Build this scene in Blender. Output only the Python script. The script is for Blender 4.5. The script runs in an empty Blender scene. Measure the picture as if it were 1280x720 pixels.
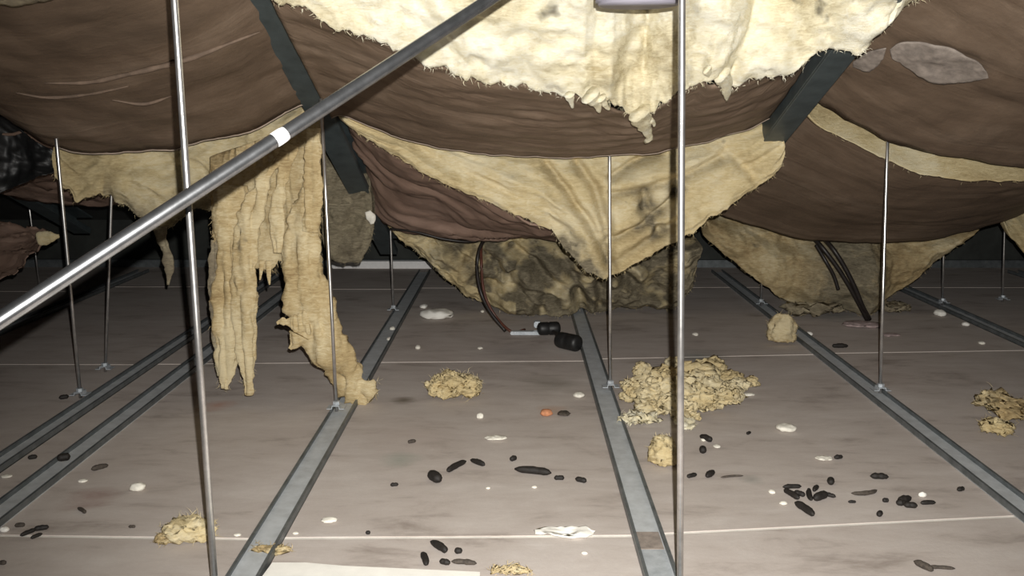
import bpy, bmesh, math, random
from mathutils import Vector, Matrix, noise

C = bpy.context.scene.collection
V = Vector
random.seed(7)

# ------------------------------------------------------------------ camera
CAM_H = 0.70
F_PX, CX, CY = 1100.0, 640.0, 360.0
PITCH = math.atan(215 / 1100.0)
YAW = math.atan(5 / 1100.0)
cam_d = bpy.data.cameras.new('camera')
cam_d.sensor_width = 36.0
cam_d.lens = 36.0 * F_PX / 1280.0
cam_d.clip_start = 0.02
cam = bpy.data.objects.new('camera', cam_d)
C.objects.link(cam)
CAM = V((0, 0, CAM_H))
cam.location = CAM
cam.rotation_euler = (math.pi / 2 - PITCH, 0, YAW)
bpy.context.scene.camera = cam
RCAM = cam.rotation_euler.to_matrix()

# ------------------------------------------------------------------ world, flash, exposure
w = bpy.data.worlds.new('void_air')
bpy.context.scene.world = w
w.use_nodes = True
w.node_tree.nodes['Background'].inputs[0].default_value = (0.80, 0.88, 1.0, 1)
w.node_tree.nodes['Background'].inputs[1].default_value = 0.03
vs = bpy.context.scene.view_settings
vs.view_transform = 'Standard'
vs.look = 'None'
vs.gamma = 1.0
vs.use_curve_mapping = False
vs.exposure = 0.0

fl = bpy.data.lights.new('phone_flash', 'SPOT')          # the phone's flash, beside its lens
fl.energy = 185.0
fl.color = (1.0, 0.97, 0.92)
fl.spot_size = math.radians(98)
fl.spot_blend = 0.9
fl.shadow_soft_size = 0.004
flo = bpy.data.objects.new('phone_flash', fl)
C.objects.link(flo)
flo.location = (0.02, 0.0, CAM_H + 0.04)
flo.rotation_euler = (math.pi / 2 - PITCH * 0.85, 0, math.radians(-5))


# ------------------------------------------------------------------ surveying helpers: sight lines from the camera's stand
def ray(x, y):
    return RCAM @ V((x - CX, CY - y, -F_PX))


def P(x, y, Y):
    """the point of the sight line through (x, y) that lies Y metres ahead"""
    d = ray(x, y)
    return CAM + d * (Y / d.y)


def Fl(x, y, z=0.0):
    """the point of the sight line on the level z (0: top of the ceiling panels)"""
    d = ray(x, y)
    return CAM + d * ((z - CAM_H) / d.z)


def px_m(p):
    """metres per pixel at a point"""
    return (p - CAM).dot((RCAM @ V((0, 0, -1)))) / F_PX


# ------------------------------------------------------------------ materials
def newmat(name):
    m = bpy.data.materials.new(name)
    m.use_nodes = True
    nt = m.node_tree
    return m, nt, nt.nodes['Principled BSDF']


def ramp(nt, fac, stops):
    r = nt.nodes.new('ShaderNodeValToRGB')
    e = r.color_ramp.elements
    e[0].position, e[0].color = stops[0][0], (*stops[0][1], 1)
    e[1].position, e[1].color = stops[-1][0], (*stops[-1][1], 1)
    for p, c in stops[1:-1]:
        n = e.new(p)
        n.color = (*c, 1)
    nt.links.new(fac, r.inputs[0])
    return r.outputs[0]


def noise_tex(nt, vec, scale, detail=5, rough=0.6, dist=0.0):
    n = nt.nodes.new('ShaderNodeTexNoise')
    n.inputs['Scale'].default_value = scale
    n.inputs['Detail'].default_value = detail
    n.inputs['Roughness'].default_value = rough
    n.inputs['Distortion'].default_value = dist
    nt.links.new(vec, n.inputs['Vector'])
    return n.outputs['Fac']


def mapping(nt, vec, scale=(1, 1, 1), rot=(0, 0, 0)):
    n = nt.nodes.new('ShaderNodeMapping')
    n.inputs['Scale'].default_value = scale
    n.inputs['Rotation'].default_value = rot
    nt.links.new(vec, n.inputs['Vector'])
    return n.outputs[0]


def mixc(nt, fac, a, b, mode='MIX'):
    n = nt.nodes.new('ShaderNodeMix')
    n.data_type = 'RGBA'
    n.blend_type = mode
    for i, v in ((0, fac), (6, a), (7, b)):
        if isinstance(v, (int, float)):
            n.inputs[i].default_value = v
        elif isinstance(v, tuple):
            n.inputs[i].default_value = (*v, 1)
        else:
            nt.links.new(v, n.inputs[i])
    return n.outputs[2]


def math_n(nt, op, a, b=0.0, clamp=False):
    n = nt.nodes.new('ShaderNodeMath')
    n.operation = op
    n.use_clamp = clamp
    for i, v in ((0, a), (1, b)):
        if isinstance(v, (int, float)):
            n.inputs[i].default_value = v
        else:
            nt.links.new(v, n.inputs[i])
    return n.outputs[0]


def bump(nt, bsdf, height, strength, dist):
    b = nt.nodes.new('ShaderNodeBump')
    b.inputs['Strength'].default_value = strength
    b.inputs['Distance'].default_value = dist
    nt.links.new(height, b.inputs['Height'])
    nt.links.new(b.outputs[0], bsdf.inputs['Normal'])


def pos(nt):
    return nt.nodes.new('ShaderNodeNewGeometry').outputs['Position']


def uvc(nt):
    return nt.nodes.new('ShaderNodeTexCoord').outputs['UV']


def objc(nt):
    return nt.nodes.new('ShaderNodeTexCoord').outputs['Object']


def plain(name, col, rough=0.6, metal=0.0, var=0.25, scale=40):
    m, nt, b = newmat(name)
    f = noise_tex(nt, objc(nt), scale, 4)
    c = ramp(nt, f, [(0.3, tuple(x * (1 - var) for x in col)), (0.7, tuple(min(1, x * (1 + var)) for x in col))])
    nt.links.new(c, b.inputs['Base Color'])
    b.inputs['Roughness'].default_value = rough
    b.inputs['Metallic'].default_value = metal
    bump(nt, b, f, 0.3, 0.001)
    return m


def wool_mat(name, lo, mid, hi, dusty=(0.20, 0.172, 0.118), rnd=0.0):
    m, nt, b = newmat(name)
    p = pos(nt)
    big = noise_tex(nt, mapping(nt, p, (6, 6, 6)), 1.0, 6, 0.6, 0.4)
    fib = noise_tex(nt, mapping(nt, p, (40, 40, 150), (0.3, 0.5, 0.4)), 1.0, 6, 0.7, 1.2)
    f = math_n(nt, 'ADD', math_n(nt, 'MULTIPLY', big, 0.6), math_n(nt, 'MULTIPLY', fib, 0.4))
    c = ramp(nt, f, [(0.36, lo), (0.49, mid), (0.60, hi)])
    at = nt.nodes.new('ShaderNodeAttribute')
    at.attribute_name = 'dust'  # dust cover; on the deep torn point also painted fold shade
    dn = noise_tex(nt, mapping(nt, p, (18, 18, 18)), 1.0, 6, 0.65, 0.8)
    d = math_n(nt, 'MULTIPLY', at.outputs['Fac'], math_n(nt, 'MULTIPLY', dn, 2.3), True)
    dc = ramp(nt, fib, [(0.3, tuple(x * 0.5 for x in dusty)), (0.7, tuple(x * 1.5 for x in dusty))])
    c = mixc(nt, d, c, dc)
    # old dark dirt specks caught in the fibres
    sp = noise_tex(nt, mapping(nt, p, (14, 14, 14)), 1.0, 3, 0.5, 0.2)
    c = mixc(nt, ramp(nt, sp, [(0.70, (0, 0, 0)), (0.78, (0.8, 0.8, 0.8))]), c, (0.10, 0.09, 0.07))
    nt.links.new(c, b.inputs['Base Color'])
    b.inputs['Roughness'].default_value = 0.95
    b.inputs['Specular IOR Level'].default_value = 0.1
    fine = noise_tex(nt, mapping(nt, p, (170, 170, 420), (0.3, 0.5, 0.4)), 1.0, 5, 0.75, 1.5)
    bump(nt, b, math_n(nt, 'ADD', fib, fine), 0.6, 0.004)
    return m


def facing_mat(name, base, su=2.2, sv=13.0):
    m, nt, b = newmat(name)
    u = uvc(nt)
    p = pos(nt)
    st = noise_tex(nt, mapping(nt, u, (su, sv, 1)), 1.0, 7, 0.62, 0.6)
    bl = noise_tex(nt, mapping(nt, p, (4, 4, 4)), 1.0, 6, 0.6, 0.3)
    gr = noise_tex(nt, mapping(nt, p, (60, 60, 60)), 1.0, 4, 0.6)
    f = math_n(nt, 'ADD', math_n(nt, 'MULTIPLY', st, 0.5), math_n(nt, 'MULTIPLY', bl, 0.5))
    c = ramp(nt, f, [(0.30, tuple(x * 0.5 for x in base)), (0.5, base), (0.60, (base[0] * 1.3, base[1] * 1.35, base[2] * 1.4)),
                     (0.70, (base[0] * 1.9, base[1] * 2.0, base[2] * 2.1))])
    c = mixc(nt, math_n(nt, 'MULTIPLY', gr, 0.35), c, (base[0] * 0.5, base[1] * 0.5, base[2] * 0.5))
    nt.links.new(c, b.inputs['Base Color'])
    b.inputs['Roughness'].default_value = 0.55
    b.inputs['Specular IOR Level'].default_value = 0.25
    bump(nt, b, math_n(nt, 'ADD', math_n(nt, 'MULTIPLY', st, 1.0), math_n(nt, 'ADD', math_n(nt, 'MULTIPLY', bl, 1.2), math_n(nt, 'MULTIPLY', gr, 0.2))), 0.45, 0.010)
    return m


def panel_mat():
    m, nt, b = newmat('dusty_plasterboard')
    p = pos(nt)
    oi = nt.nodes.new('ShaderNodeObjectInfo')
    a = noise_tex(nt, mapping(nt, p, (3.0, 6.0, 1)), 1.0, 7, 0.66, 0.7)
    s = noise_tex(nt, mapping(nt, p, (7, 22, 1)), 1.0, 6, 0.65, 0.4)
    g = noise_tex(nt, mapping(nt, p, (160, 160, 1)), 1.0, 4, 0.7)
    f = math_n(nt, 'ADD', math_n(nt, 'MULTIPLY', a, 0.55), math_n(nt, 'MULTIPLY', s, 0.45))
    c = ramp(nt, f, [(0.32, (0.29, 0.245, 0.215)), (0.46, (0.53, 0.47, 0.43)), (0.58, (0.60, 0.545, 0.505)), (0.72, (0.70, 0.65, 0.61))])
    c = mixc(nt, math_n(nt, 'MULTIPLY', g, 0.28), c, (0.30, 0.265, 0.24))
    c = mixc(nt, math_n(nt, 'MULTIPLY', oi.outputs['Random'], 0.18), c, (0.42, 0.37, 0.33))
    # rusty and damp stains that have soaked into the paper
    for (x, y, r, col, k) in ((272, 506, 0.050, (0.36, 0.14, 0.09), 0.8), (110, 622, 0.06, (0.24, 0.12, 0.10), 0.7), (520, 545, 0.13, (0.36, 0.235, 0.20), 0.5),
                              (690, 480, 0.10, (0.22, 0.155, 0.125), 0.6), (1050, 395, 0.11, (0.16, 0.13, 0.12), 0.6), (505, 500, 0.035, (0.13, 0.085, 0.06), 0.9),
                              (500, 575, 0.05, (0.20, 0.175, 0.14), 0.6), (870, 445, 0.10, (0.18, 0.15, 0.13), 0.6), (1110, 470, 0.08, (0.26, 0.16, 0.13), 0.45),
                              (690, 512, 0.045, (0.38, 0.19, 0.12), 0.6), (940, 600, 0.03, (0.16, 0.13, 0.11), 0.6), (640, 440, 0.13, (0.22, 0.15, 0.135), 0.55)):
        q = Fl(x, y)
        d = nt.nodes.new('ShaderNodeVectorMath')
        d.operation = 'DISTANCE'
        nt.links.new(p, d.inputs[0])
        d.inputs[1].default_value = q
        dd = math_n(nt, 'ADD', d.outputs['Value'], math_n(nt, 'MULTIPLY', math_n(nt, 'SUBTRACT', s, 0.5), r * 1.6))
        k_ = math_n(nt, 'MULTIPLY', math_n(nt, 'SUBTRACT', 1.0, math_n(nt, 'DIVIDE', dd, r), True), k * 1.0, True)
        c = mixc(nt, k_, c, (min(0.9, col[0] * 1.35), min(0.9, col[1] * 1.75), min(0.9, col[2] * 1.85)))
    nt.links.new(c, b.inputs['Base Color'])
    b.inputs['Roughness'].default_value = 0.85
    b.inputs['Specular IOR Level'].default_value = 0.2
    bump(nt, b, math_n(nt, 'ADD', s, g), 0.18, 0.002)
    return m


def zinc_mat(name, c0, c1, metal, rough, sc=30):
    m, nt, b = newmat(name)
    p = objc(nt)
    f = noise_tex(nt, p, sc, 6, 0.65)
    c = ramp(nt, f, [(0.3, c0), (0.7, c1)])
    nt.links.new(c, b.inputs['Base Color'])
    b.inputs['Metallic'].default_value = metal
    b.inputs['Roughness'].default_value = rough
    bump(nt, b, f, 0.12, 0.001)
    return m


M = {}
M['wool'] = wool_mat('fresh_wool', (0.52, 0.43, 0.25), (0.80, 0.73, 0.52), (0.90, 0.87, 0.73))
M['wool_aged'] = wool_mat('aged_wool', (0.44, 0.335, 0.17), (0.66, 0.54, 0.305), (0.76, 0.67, 0.455))
M['wool_tan'] = wool_mat('tan_wool', (0.26, 0.175, 0.08), (0.50, 0.385, 0.205), (0.68, 0.58, 0.37))
M['wool_dusty'] = wool_mat('dusty_wool', (0.14, 0.115, 0.08), (0.25, 0.21, 0.145), (0.42, 0.37, 0.25))
M['facing'] = facing_mat('brown_kraft', (0.170, 0.119, 0.082))
M['facing_red'] = facing_mat('red_brown_kraft', (0.26, 0.172, 0.13), 1.6, 9.0)
M['paper'] = plain('torn_paper_back', (0.26, 0.22, 0.19), 0.8, 0, 0.3, 60)
M['crease'] = plain('worn_crease', (0.165, 0.115, 0.082), 0.8, 0, 0.35, 30)
M['hem'] = plain('paper_edge', (0.36, 0.285, 0.225), 0.8, 0, 0.2)
M['panel'] = panel_mat()
M['plaster'] = plain('plaster_core', (0.80, 0.77, 0.71), 0.85, 0, 0.12, 25)
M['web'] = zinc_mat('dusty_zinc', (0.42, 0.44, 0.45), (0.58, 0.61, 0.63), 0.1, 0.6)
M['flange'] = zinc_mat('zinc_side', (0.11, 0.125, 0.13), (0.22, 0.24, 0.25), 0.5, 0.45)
M['zinc'] = zinc_mat('bright_zinc', (0.50, 0.49, 0.48), (0.74, 0.72, 0.70), 0.9, 0.30, 60)
M['conduit'] = zinc_mat('conduit_zinc', (0.30, 0.31, 0.32), (0.50, 0.51, 0.53), 0.95, 0.26, 60)
M['clip'] = zinc_mat('clip_zinc', (0.40, 0.44, 0.47), (0.62, 0.66, 0.70), 0.35, 0.45, 60)
M['steel_paint'] = zinc_mat('teal_primer', (0.038, 0.050, 0.054), (0.072, 0.092, 0.097), 0.1, 0.5, 25)
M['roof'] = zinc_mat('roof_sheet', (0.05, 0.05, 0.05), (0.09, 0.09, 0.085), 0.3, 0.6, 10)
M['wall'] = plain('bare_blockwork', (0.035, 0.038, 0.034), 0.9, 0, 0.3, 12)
M['white'] = plain('white_board', (0.86, 0.84, 0.78), 0.8, 0, 0.06, 30)
M['crumb'] = plain('pale_crumb', (0.80, 0.77, 0.68), 0.9, 0, 0.15, 80)
M['orange'] = plain('orange_bit', (0.55, 0.24, 0.12), 0.8, 0, 0.3, 80)
M['pink'] = plain('pinkish_flake', (0.42, 0.33, 0.32), 0.85, 0, 0.3, 80)
M['dropping'] = plain('dark_dropping', (0.013, 0.010, 0.008), 0.7, 0, 0.5, 200)
M['dropping_old'] = plain('faded_dropping', (0.06, 0.048, 0.038), 0.8, 0, 0.5, 200)
M['black'] = plain('black_plastic', (0.012, 0.012, 0.012), 0.5, 0, 0.3, 60)
M['cable'] = plain('black_cable_sheath', (0.018, 0.014, 0.012), 0.45, 0, 0.3, 60)
M['red_cable'] = plain('brown_cable_sheath', (0.10, 0.035, 0.022), 0.45, 0, 0.3, 60)
M['duct'] = zinc_mat('pale_duct', (0.30, 0.29, 0.35), (0.42, 0.40, 0.47), 0.2, 0.6, 30)
M['tape'] = plain('white_tape', (0.88, 0.87, 0.86), 0.6, 0, 0.06, 60)


# ------------------------------------------------------------------ object helpers
def link(name, me, mat, parent=None, smooth=True):
    o = bpy.data.objects.new(name, me)
    C.objects.link(o)
    if mat is not None:
        me.materials.clear()
        me.materials.append(mat)
    if smooth:
        me.polygons.foreach_set('use_smooth', [True] * len(me.polygons))
    if parent:
        o.parent = parent
        o.matrix_parent_inverse = parent.matrix_world.inverted()
    return o


def from_bm(name, bm, mat, parent=None, smooth=False):
    bmesh.ops.recalc_face_normals(bm, faces=bm.faces)
    me = bpy.data.meshes.new(name)
    bm.to_mesh(me)
    bm.free()
    return link(name, me, mat, parent, smooth)


def from_data(name, vs_, fs, mat, parent=None, smooth=True):
    me = bpy.data.meshes.new(name)
    me.from_pydata([tuple(v) for v in vs_], [], fs)
    me.update()
    return link(name, me, mat, parent, smooth)


def recenter(o, base):
    """give a single-mesh thing its origin at its base"""
    o.data.transform(Matrix.Translation(-V(base)))
    o.location = base
    return o


def tag(o, label=None, cat=None, group=None, kind=None):
    if label:
        o['label'] = label
    if cat:
        o['category'] = cat
    if group:
        o['group'] = group
    if kind:
        o['kind'] = kind
    return o


def empty(name, loc, label=None, cat=None, group=None):
    o = bpy.data.objects.new(name, None)
    o.empty_display_size = 0.05
    C.objects.link(o)
    o.location = loc
    o.matrix_world = Matrix.Translation(V(loc))
    return tag(o, label, cat, group)


def box_bm(bm, lo, hi, bev=0.0):
    r = bmesh.ops.create_cube(bm, size=1.0)
    c = (V(lo) + V(hi)) / 2
    s = V(hi) - V(lo)
    for v in r['verts']:
        v.co = V((v.co.x * s.x, v.co.y * s.y, v.co.z * s.z)) + c
    if bev:
        es = list({e for v in r['verts'] for e in v.link_edges})
        bmesh.ops.bevel(bm, geom=es, offset=bev, segments=2, affect='EDGES')
    return bm


def tube_bm(bm, pts, rad, seg=12, caps=True):
    """a swept round tube"""
    pts = [V(p) for p in pts]
    n = len(pts)
    rings = []
    up = V((0, 0, 1))
    for i, p in enumerate(pts):
        t = (pts[min(i + 1, n - 1)] - pts[max(i - 1, 0)]).normalized()
        a = t.cross(up)
        if a.length < 1e-3:
            a = t.cross(V((1, 0, 0)))
        a.normalize()
        b = t.cross(a)
        r = rad[i] if isinstance(rad, (list, tuple)) else rad
        rings.append([bm.verts.new(p + a * (r * math.cos(2 * math.pi * k / seg)) + b * (r * math.sin(2 * math.pi * k / seg))) for k in range(seg)])
    for i in range(n - 1):
        for k in range(seg):
            f = bm.faces.new((rings[i][k], rings[i][(k + 1) % seg], rings[i + 1][(k + 1) % seg], rings[i + 1][k]))
            f.smooth = True
    if caps:
        bm.faces.new(rings[0][::-1])
        bm.faces.new(rings[-1])
    return bm


def spline(pts, n):
    """Catmull-Rom resampling"""
    pts = [V(p) for p in pts]
    L = [0.0]
    for a, b in zip(pts, pts[1:]):
        L.append(L[-1] + (b - a).length)
    out = []
    j = 0
    for i in range(n):
        s = L[-1] * i / (n - 1)
        while j < len(pts) - 2 and L[j + 1] < s:
            j += 1
        t = (s - L[j]) / max(1e-9, L[j + 1] - L[j])
        p1, p2 = pts[j], pts[j + 1]
        p0 = pts[j - 1] if j > 0 else p1 * 2 - p2
        p3 = pts[j + 2] if j + 2 < len(pts) else p2 * 2 - p1
        out.append(0.5 * ((2 * p1) + (p2 - p0) * t + (2 * p0 - 5 * p1 + 4 * p2 - p3) * t * t + (3 * p1 - p0 - 3 * p2 + p3) * t ** 3))
    return out


def resample(pts, n):
    pts = [V(p) for p in pts]
    L = [0.0]
    for a, b in zip(pts, pts[1:]):
        L.append(L[-1] + (b - a).length)
    out = []
    j = 0
    for i in range(n):
        s = L[-1] * i / (n - 1)
        while j < len(pts) - 2 and L[j + 1] < s:
            j += 1
        out.append(pts[j].lerp(pts[j + 1], (s - L[j]) / max(1e-9, L[j + 1] - L[j])))
    return out


def fract(p, f, o=5):
    return noise.fractal(p * f, 0.9, 2.0, o)


def sheet(name, rows, mat, parent, thick=0.02, amp=0.0, freq=6.0, fold=0.0, fold_dir=(1, 1, 1), fold_f=5.0, rag=0.0, dust=None, seed=0.0, taper=True, side=None, fuv=None, fixn=None, grooves=None):
    """a thick sheet through a grid of points rows[v][u]; side: the direction its front looks"""
    nv, nu = len(rows), len(rows[0])
    off = V((seed * 3.1, seed * 1.7, seed * 2.3))
    side = side or V((0, -1, -0.4))
    G = [[V(p) for p in r] for r in rows]

    def normals(G):
        N = []
        for v in range(nv):
            r = []
            for u in range(nu):
                du = G[v][min(u + 1, nu - 1)] - G[v][max(u - 1, 0)]
                dv = G[min(v + 1, nv - 1)][u] - G[max(v - 1, 0)][u]
                n = du.cross(dv)
                n = n.normalized() if n.length > 1e-12 else V((0, -1, 0))
                if n.dot(side) < 0:
                    n = -n
                r.append(n)
            N.append(r)
        return N
    N = normals(G) if not fixn else [[V(fixn).normalized()] * nu for _ in range(nv)]
    fd = V(fold_dir)
    H = []
    for v in range(nv):
        row = []
        for u in range(nu):
            p = G[v][u] + off
            h = amp * fract(p, freq) if amp else 0.0
            if fold:
                q = V((p.x * fd.x, p.y * fd.y, p.z * fd.z))
                h += fold * (noise.ridged_multi_fractal(q * fold_f, 0.9, 2.1, 4, 1.0, 2.0) - 1.1) * 0.6
            if fuv:
                q = V((u / (nu - 1) * fuv[1], v / (nv - 1) * fuv[2], seed)) + V((0.0, 0.6 * fract(p, 3.0, 3), 0.0))
                h += fuv[0] * (noise.ridged_multi_fractal(q, 1.0, 2.1, 3, 1.0, 2.0) - 1.1) * 0.6
            for (gp, gd, gw) in (grooves or ()):
                dd = min((G[v][u].x - k.x) ** 2 + (G[v][u].z - k.z) ** 2 for k in gp)
                h -= gd * math.exp(-dd / (gw * gw))
            e = min(u, nu - 1 - u) / (nu * 0.04)
            row.append(h * min(1, 0.4 + e))
        H.append(row)
    D = [[G[v][u] + N[v][u] * H[v][u] for u in range(nu)] for v in range(nv)]
    if rag:
        for u in range(nu):
            k = rag * (fract(G[-1][u] + off, 22, 4) + 0.5 * fract(G[-1][u] + off, 70, 3))
            for v in range(nv):
                t = max(0.0, (v / (nv - 1) - 0.55) / 0.45)
                d = (G[-1][u] - G[-2][u]).normalized()
                D[v][u] = D[v][u] + d * (k * t * t)
    if not fixn:
        N = normals(D)
    B = []
    for v in range(nv):
        row = []
        for u in range(nu):
            t = thick
            if taper:
                e = min(min(u, nu - 1 - u) / (nu * 0.05), (nv - 1 - v) / (nv * 0.10), 1.0)
                t = thick * (0.30 + 0.70 * e ** 0.5)
            row.append(D[v][u] - N[v][u] * t)
        B.append(row)
    vs_ = [p for r in D for p in r] + [p for r in B for p in r]
    n0 = nu * nv
    fs = []
    for v in range(nv - 1):
        for u in range(nu - 1):
            a = v * nu + u
            fs.append((a, a + 1, a + nu + 1, a + nu))
            fs.append((n0 + a, n0 + a + nu, n0 + a + nu + 1, n0 + a + 1))
    for u in range(nu - 1):
        fs.append((u, n0 + u, n0 + u + 1, u + 1))
        a = (nv - 1) * nu + u
        fs.append((a, a + 1, n0 + a + 1, n0 + a))
    for v in range(nv - 1):
        a = v * nu
        fs.append((a, a + nu, n0 + a + nu, n0 + a))
        a = v * nu + nu - 1
        fs.append((a, n0 + a, n0 + a + nu, a + nu))
    o = from_data(name, vs_, fs, mat, parent)
    me = o.data
    uv = me.uv_layers.new(name='UVMap')
    vi = [0] * len(me.loops)
    me.loops.foreach_get('vertex_index', vi)
    flat = []
    for i in vi:
        i %= n0
        flat += [(i % nu) / (nu - 1), (i // nu) / (nv - 1)]
    uv.data.foreach_set('uv', flat)
    if dust:
        at = me.attributes.new('dust', 'FLOAT', 'POINT')
        vals = [dust(u / (nu - 1), v / (nv - 1), D[v][u]) for v in range(nv) for u in range(nu)]
        at.data.foreach_set('value', vals + vals)
    return o, D


def grid(top, bot, nu, nv, belly=0.0, smooth_curve=True):
    f = spline if smooth_curve else resample
    a, b = f(top, nu), f(bot, nu)
    out = []
    for v in range(nv):
        t = v / (nv - 1)
        out.append([a[u].lerp(b[u], t) + V((0, -belly * math.sin(math.pi * t), 0)) for u in range(nu)])
    return out


def fuzz(name, pts, mat, parent, n, length=0.018, down=0.6, width=0.00035, rnd=None):
    """loose glass fibres standing out from a wool edge: nobody could count them"""
    rnd = rnd or random
    vs_, fs = [], []
    length *= 0.75
    for _ in range(n):
        p = V(rnd.choice(pts)) + V((rnd.uniform(-1, 1), rnd.uniform(-1, 1), rnd.uniform(-1, 1))) * 0.004
        d = V((rnd.gauss(0, 0.7), rnd.gauss(0, 0.7) - 0.3, rnd.gauss(0, 0.7) - down)).normalized()
        d2 = (d + V((rnd.gauss(0, 0.6), rnd.gauss(0, 0.6), rnd.gauss(0, 0.4) - 0.3))).normalized()
        L = length * rnd.uniform(0.4, 1.4)
        s = d.cross(V((0, 1, 0.2)))
        if s.length < 1e-3:
            continue
        s = s.normalized() * width * rnd.uniform(0.6, 1.6)
        q = p + d * L * 0.5
        e = q + d2 * L * 0.5
        i = len(vs_)
        vs_ += [p - s, p + s, q + s * 0.7, q - s * 0.7, e]
        fs += [(i, i + 1, i + 2, i + 3), (i + 3, i + 2, i + 4)]
    o = from_data(name, vs_, fs, mat, parent)
    o['kind'] = 'stuff'
    return o


# ================================================================== LARGE STRUCTURE
# ceiling below the void: plasterboard panels on a white core slab
CH = [(-1.70, None), (-1.052, None), (-0.918, None), (-0.416, None), (0.223, None), (0.915, None), (1.589, None), (2.26, None)]
bm = bmesh.new()
box_bm(bm, (-3.0, -0.6, -0.03), (3.0, 4.12, -0.0015))
floor = from_bm('floor', bm, M['plaster'])
tag(floor, kind='structure')
cols = [-3.0, -1.70, -1.052, -0.918, -0.416, 0.223, 0.915, 1.589, 2.26, 3.0]
# joints of every column of panels: depth at the column's two sides
jn = {
    0: [(0.2, 0.2), (1.27, 1.27), (2.30, 2.33), (3.5, 3.5)],
    1: [(0.2, 0.2), (1.33, 1.33), (2.43, 2.43), (3.6, 3.6)],
    2: [(0.2, 0.2), (1.36, 1.36), (2.435, 2.435), (3.6, 3.6)],
    3: [(0.2, 0.2), (1.385, 1.372), (2.44, 2.455), (3.55, 3.55)],
    4: [(0.25, 0.25), (1.376, 1.388), (2.455, 2.475), (3.58, 3.58)],
    5: [(0.25, 0.25), (1.392, 1.468), (2.495, 2.55), (3.58, 3.6)],
    6: [(0.3, 0.3), (1.50, 1.54), (2.56, 2.60), (3.6, 3.6)],
    7: [(0.3, 0.3), (1.45, 1.45), (2.58, 2.58), (3.6, 3.6)],
    8: [(0.3, 0.3), (1.45, 1.45), (2.58, 2.58), (3.6, 3.6)],
}
rp = random.Random(3)
for c in range(len(cols) - 1):
    x0, x1 = cols[c] + 0.0008, cols[c + 1] - 0.0008
    ed = [(-0.58, -0.58)] + jn[c] + [(4.1, 4.1)]
    for (a, b) in zip(ed, ed[1:]):
        g = 0.0042
        bm = bmesh.new()
        zt = rp.uniform(-0.0004, 0.0)
        nb = 3
        ring = []
        for z in (-0.0015, zt):
            ring.append([bm.verts.new((x0, a[0] + g, z)), bm.verts.new((x1, a[1] + g, z)), bm.verts.new((x1, b[1] - g, z)), bm.verts.new((x0, b[0] - g, z))])
        bm.faces.new(ring[0][::-1])
        bm.faces.new(ring[1])
        for k in range(4):
            bm.faces.new((ring[0][k], ring[0][(k + 1) % 4], ring[1][(k + 1) % 4], ring[1][k]))
        from_bm('ceiling_panel', bm, M['panel'], floor)

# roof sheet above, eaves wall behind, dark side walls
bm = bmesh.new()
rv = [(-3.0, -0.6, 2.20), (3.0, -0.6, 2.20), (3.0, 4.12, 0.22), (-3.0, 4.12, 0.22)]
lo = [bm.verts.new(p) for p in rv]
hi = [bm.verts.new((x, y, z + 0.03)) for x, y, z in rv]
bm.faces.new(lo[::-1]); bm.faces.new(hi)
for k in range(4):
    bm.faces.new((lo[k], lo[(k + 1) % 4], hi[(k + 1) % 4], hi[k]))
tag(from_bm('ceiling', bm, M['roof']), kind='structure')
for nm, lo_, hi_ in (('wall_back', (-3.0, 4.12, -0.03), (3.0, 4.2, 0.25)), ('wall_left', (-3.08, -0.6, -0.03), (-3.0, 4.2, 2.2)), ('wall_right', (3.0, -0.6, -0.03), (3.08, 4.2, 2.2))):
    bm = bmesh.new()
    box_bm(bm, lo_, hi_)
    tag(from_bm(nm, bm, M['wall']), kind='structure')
# pale metal angle along the foot of the eaves wall
bm = bmesh.new()
box_bm(bm, (-2.99, 4.085, 0.0), (2.99, 4.118, 0.035), 0.003)
tag(from_bm('trim_1', bm, M['flange']), kind='structure')
bm = bmesh.new()
box_bm(bm, (-0.86, 4.05, 0.0), (-0.385, 4.083, 0.034), 0.003)
tag(from_bm('trim_2', bm, M['tape']), kind='structure')

# ------------------------------------------------------------------ channels
GCH = 'galvanised ceiling channels'


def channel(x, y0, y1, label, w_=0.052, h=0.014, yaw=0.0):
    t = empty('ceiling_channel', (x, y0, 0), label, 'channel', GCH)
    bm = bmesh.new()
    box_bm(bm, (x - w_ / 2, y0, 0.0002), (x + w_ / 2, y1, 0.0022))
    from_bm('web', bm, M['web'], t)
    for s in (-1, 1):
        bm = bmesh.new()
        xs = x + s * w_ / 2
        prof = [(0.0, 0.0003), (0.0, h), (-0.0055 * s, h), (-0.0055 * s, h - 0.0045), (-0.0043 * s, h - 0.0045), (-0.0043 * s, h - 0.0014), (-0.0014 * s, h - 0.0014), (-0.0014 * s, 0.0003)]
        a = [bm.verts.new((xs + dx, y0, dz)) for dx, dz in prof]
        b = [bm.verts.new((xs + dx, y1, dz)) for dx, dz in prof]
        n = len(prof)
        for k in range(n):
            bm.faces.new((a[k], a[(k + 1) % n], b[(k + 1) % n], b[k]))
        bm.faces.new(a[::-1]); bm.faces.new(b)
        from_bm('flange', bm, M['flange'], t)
    return t


ch_c = channel(0.223, 0.9, 3.95, 'galvanised channel that runs under the black connectors, between the two bright hangers')
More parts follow.
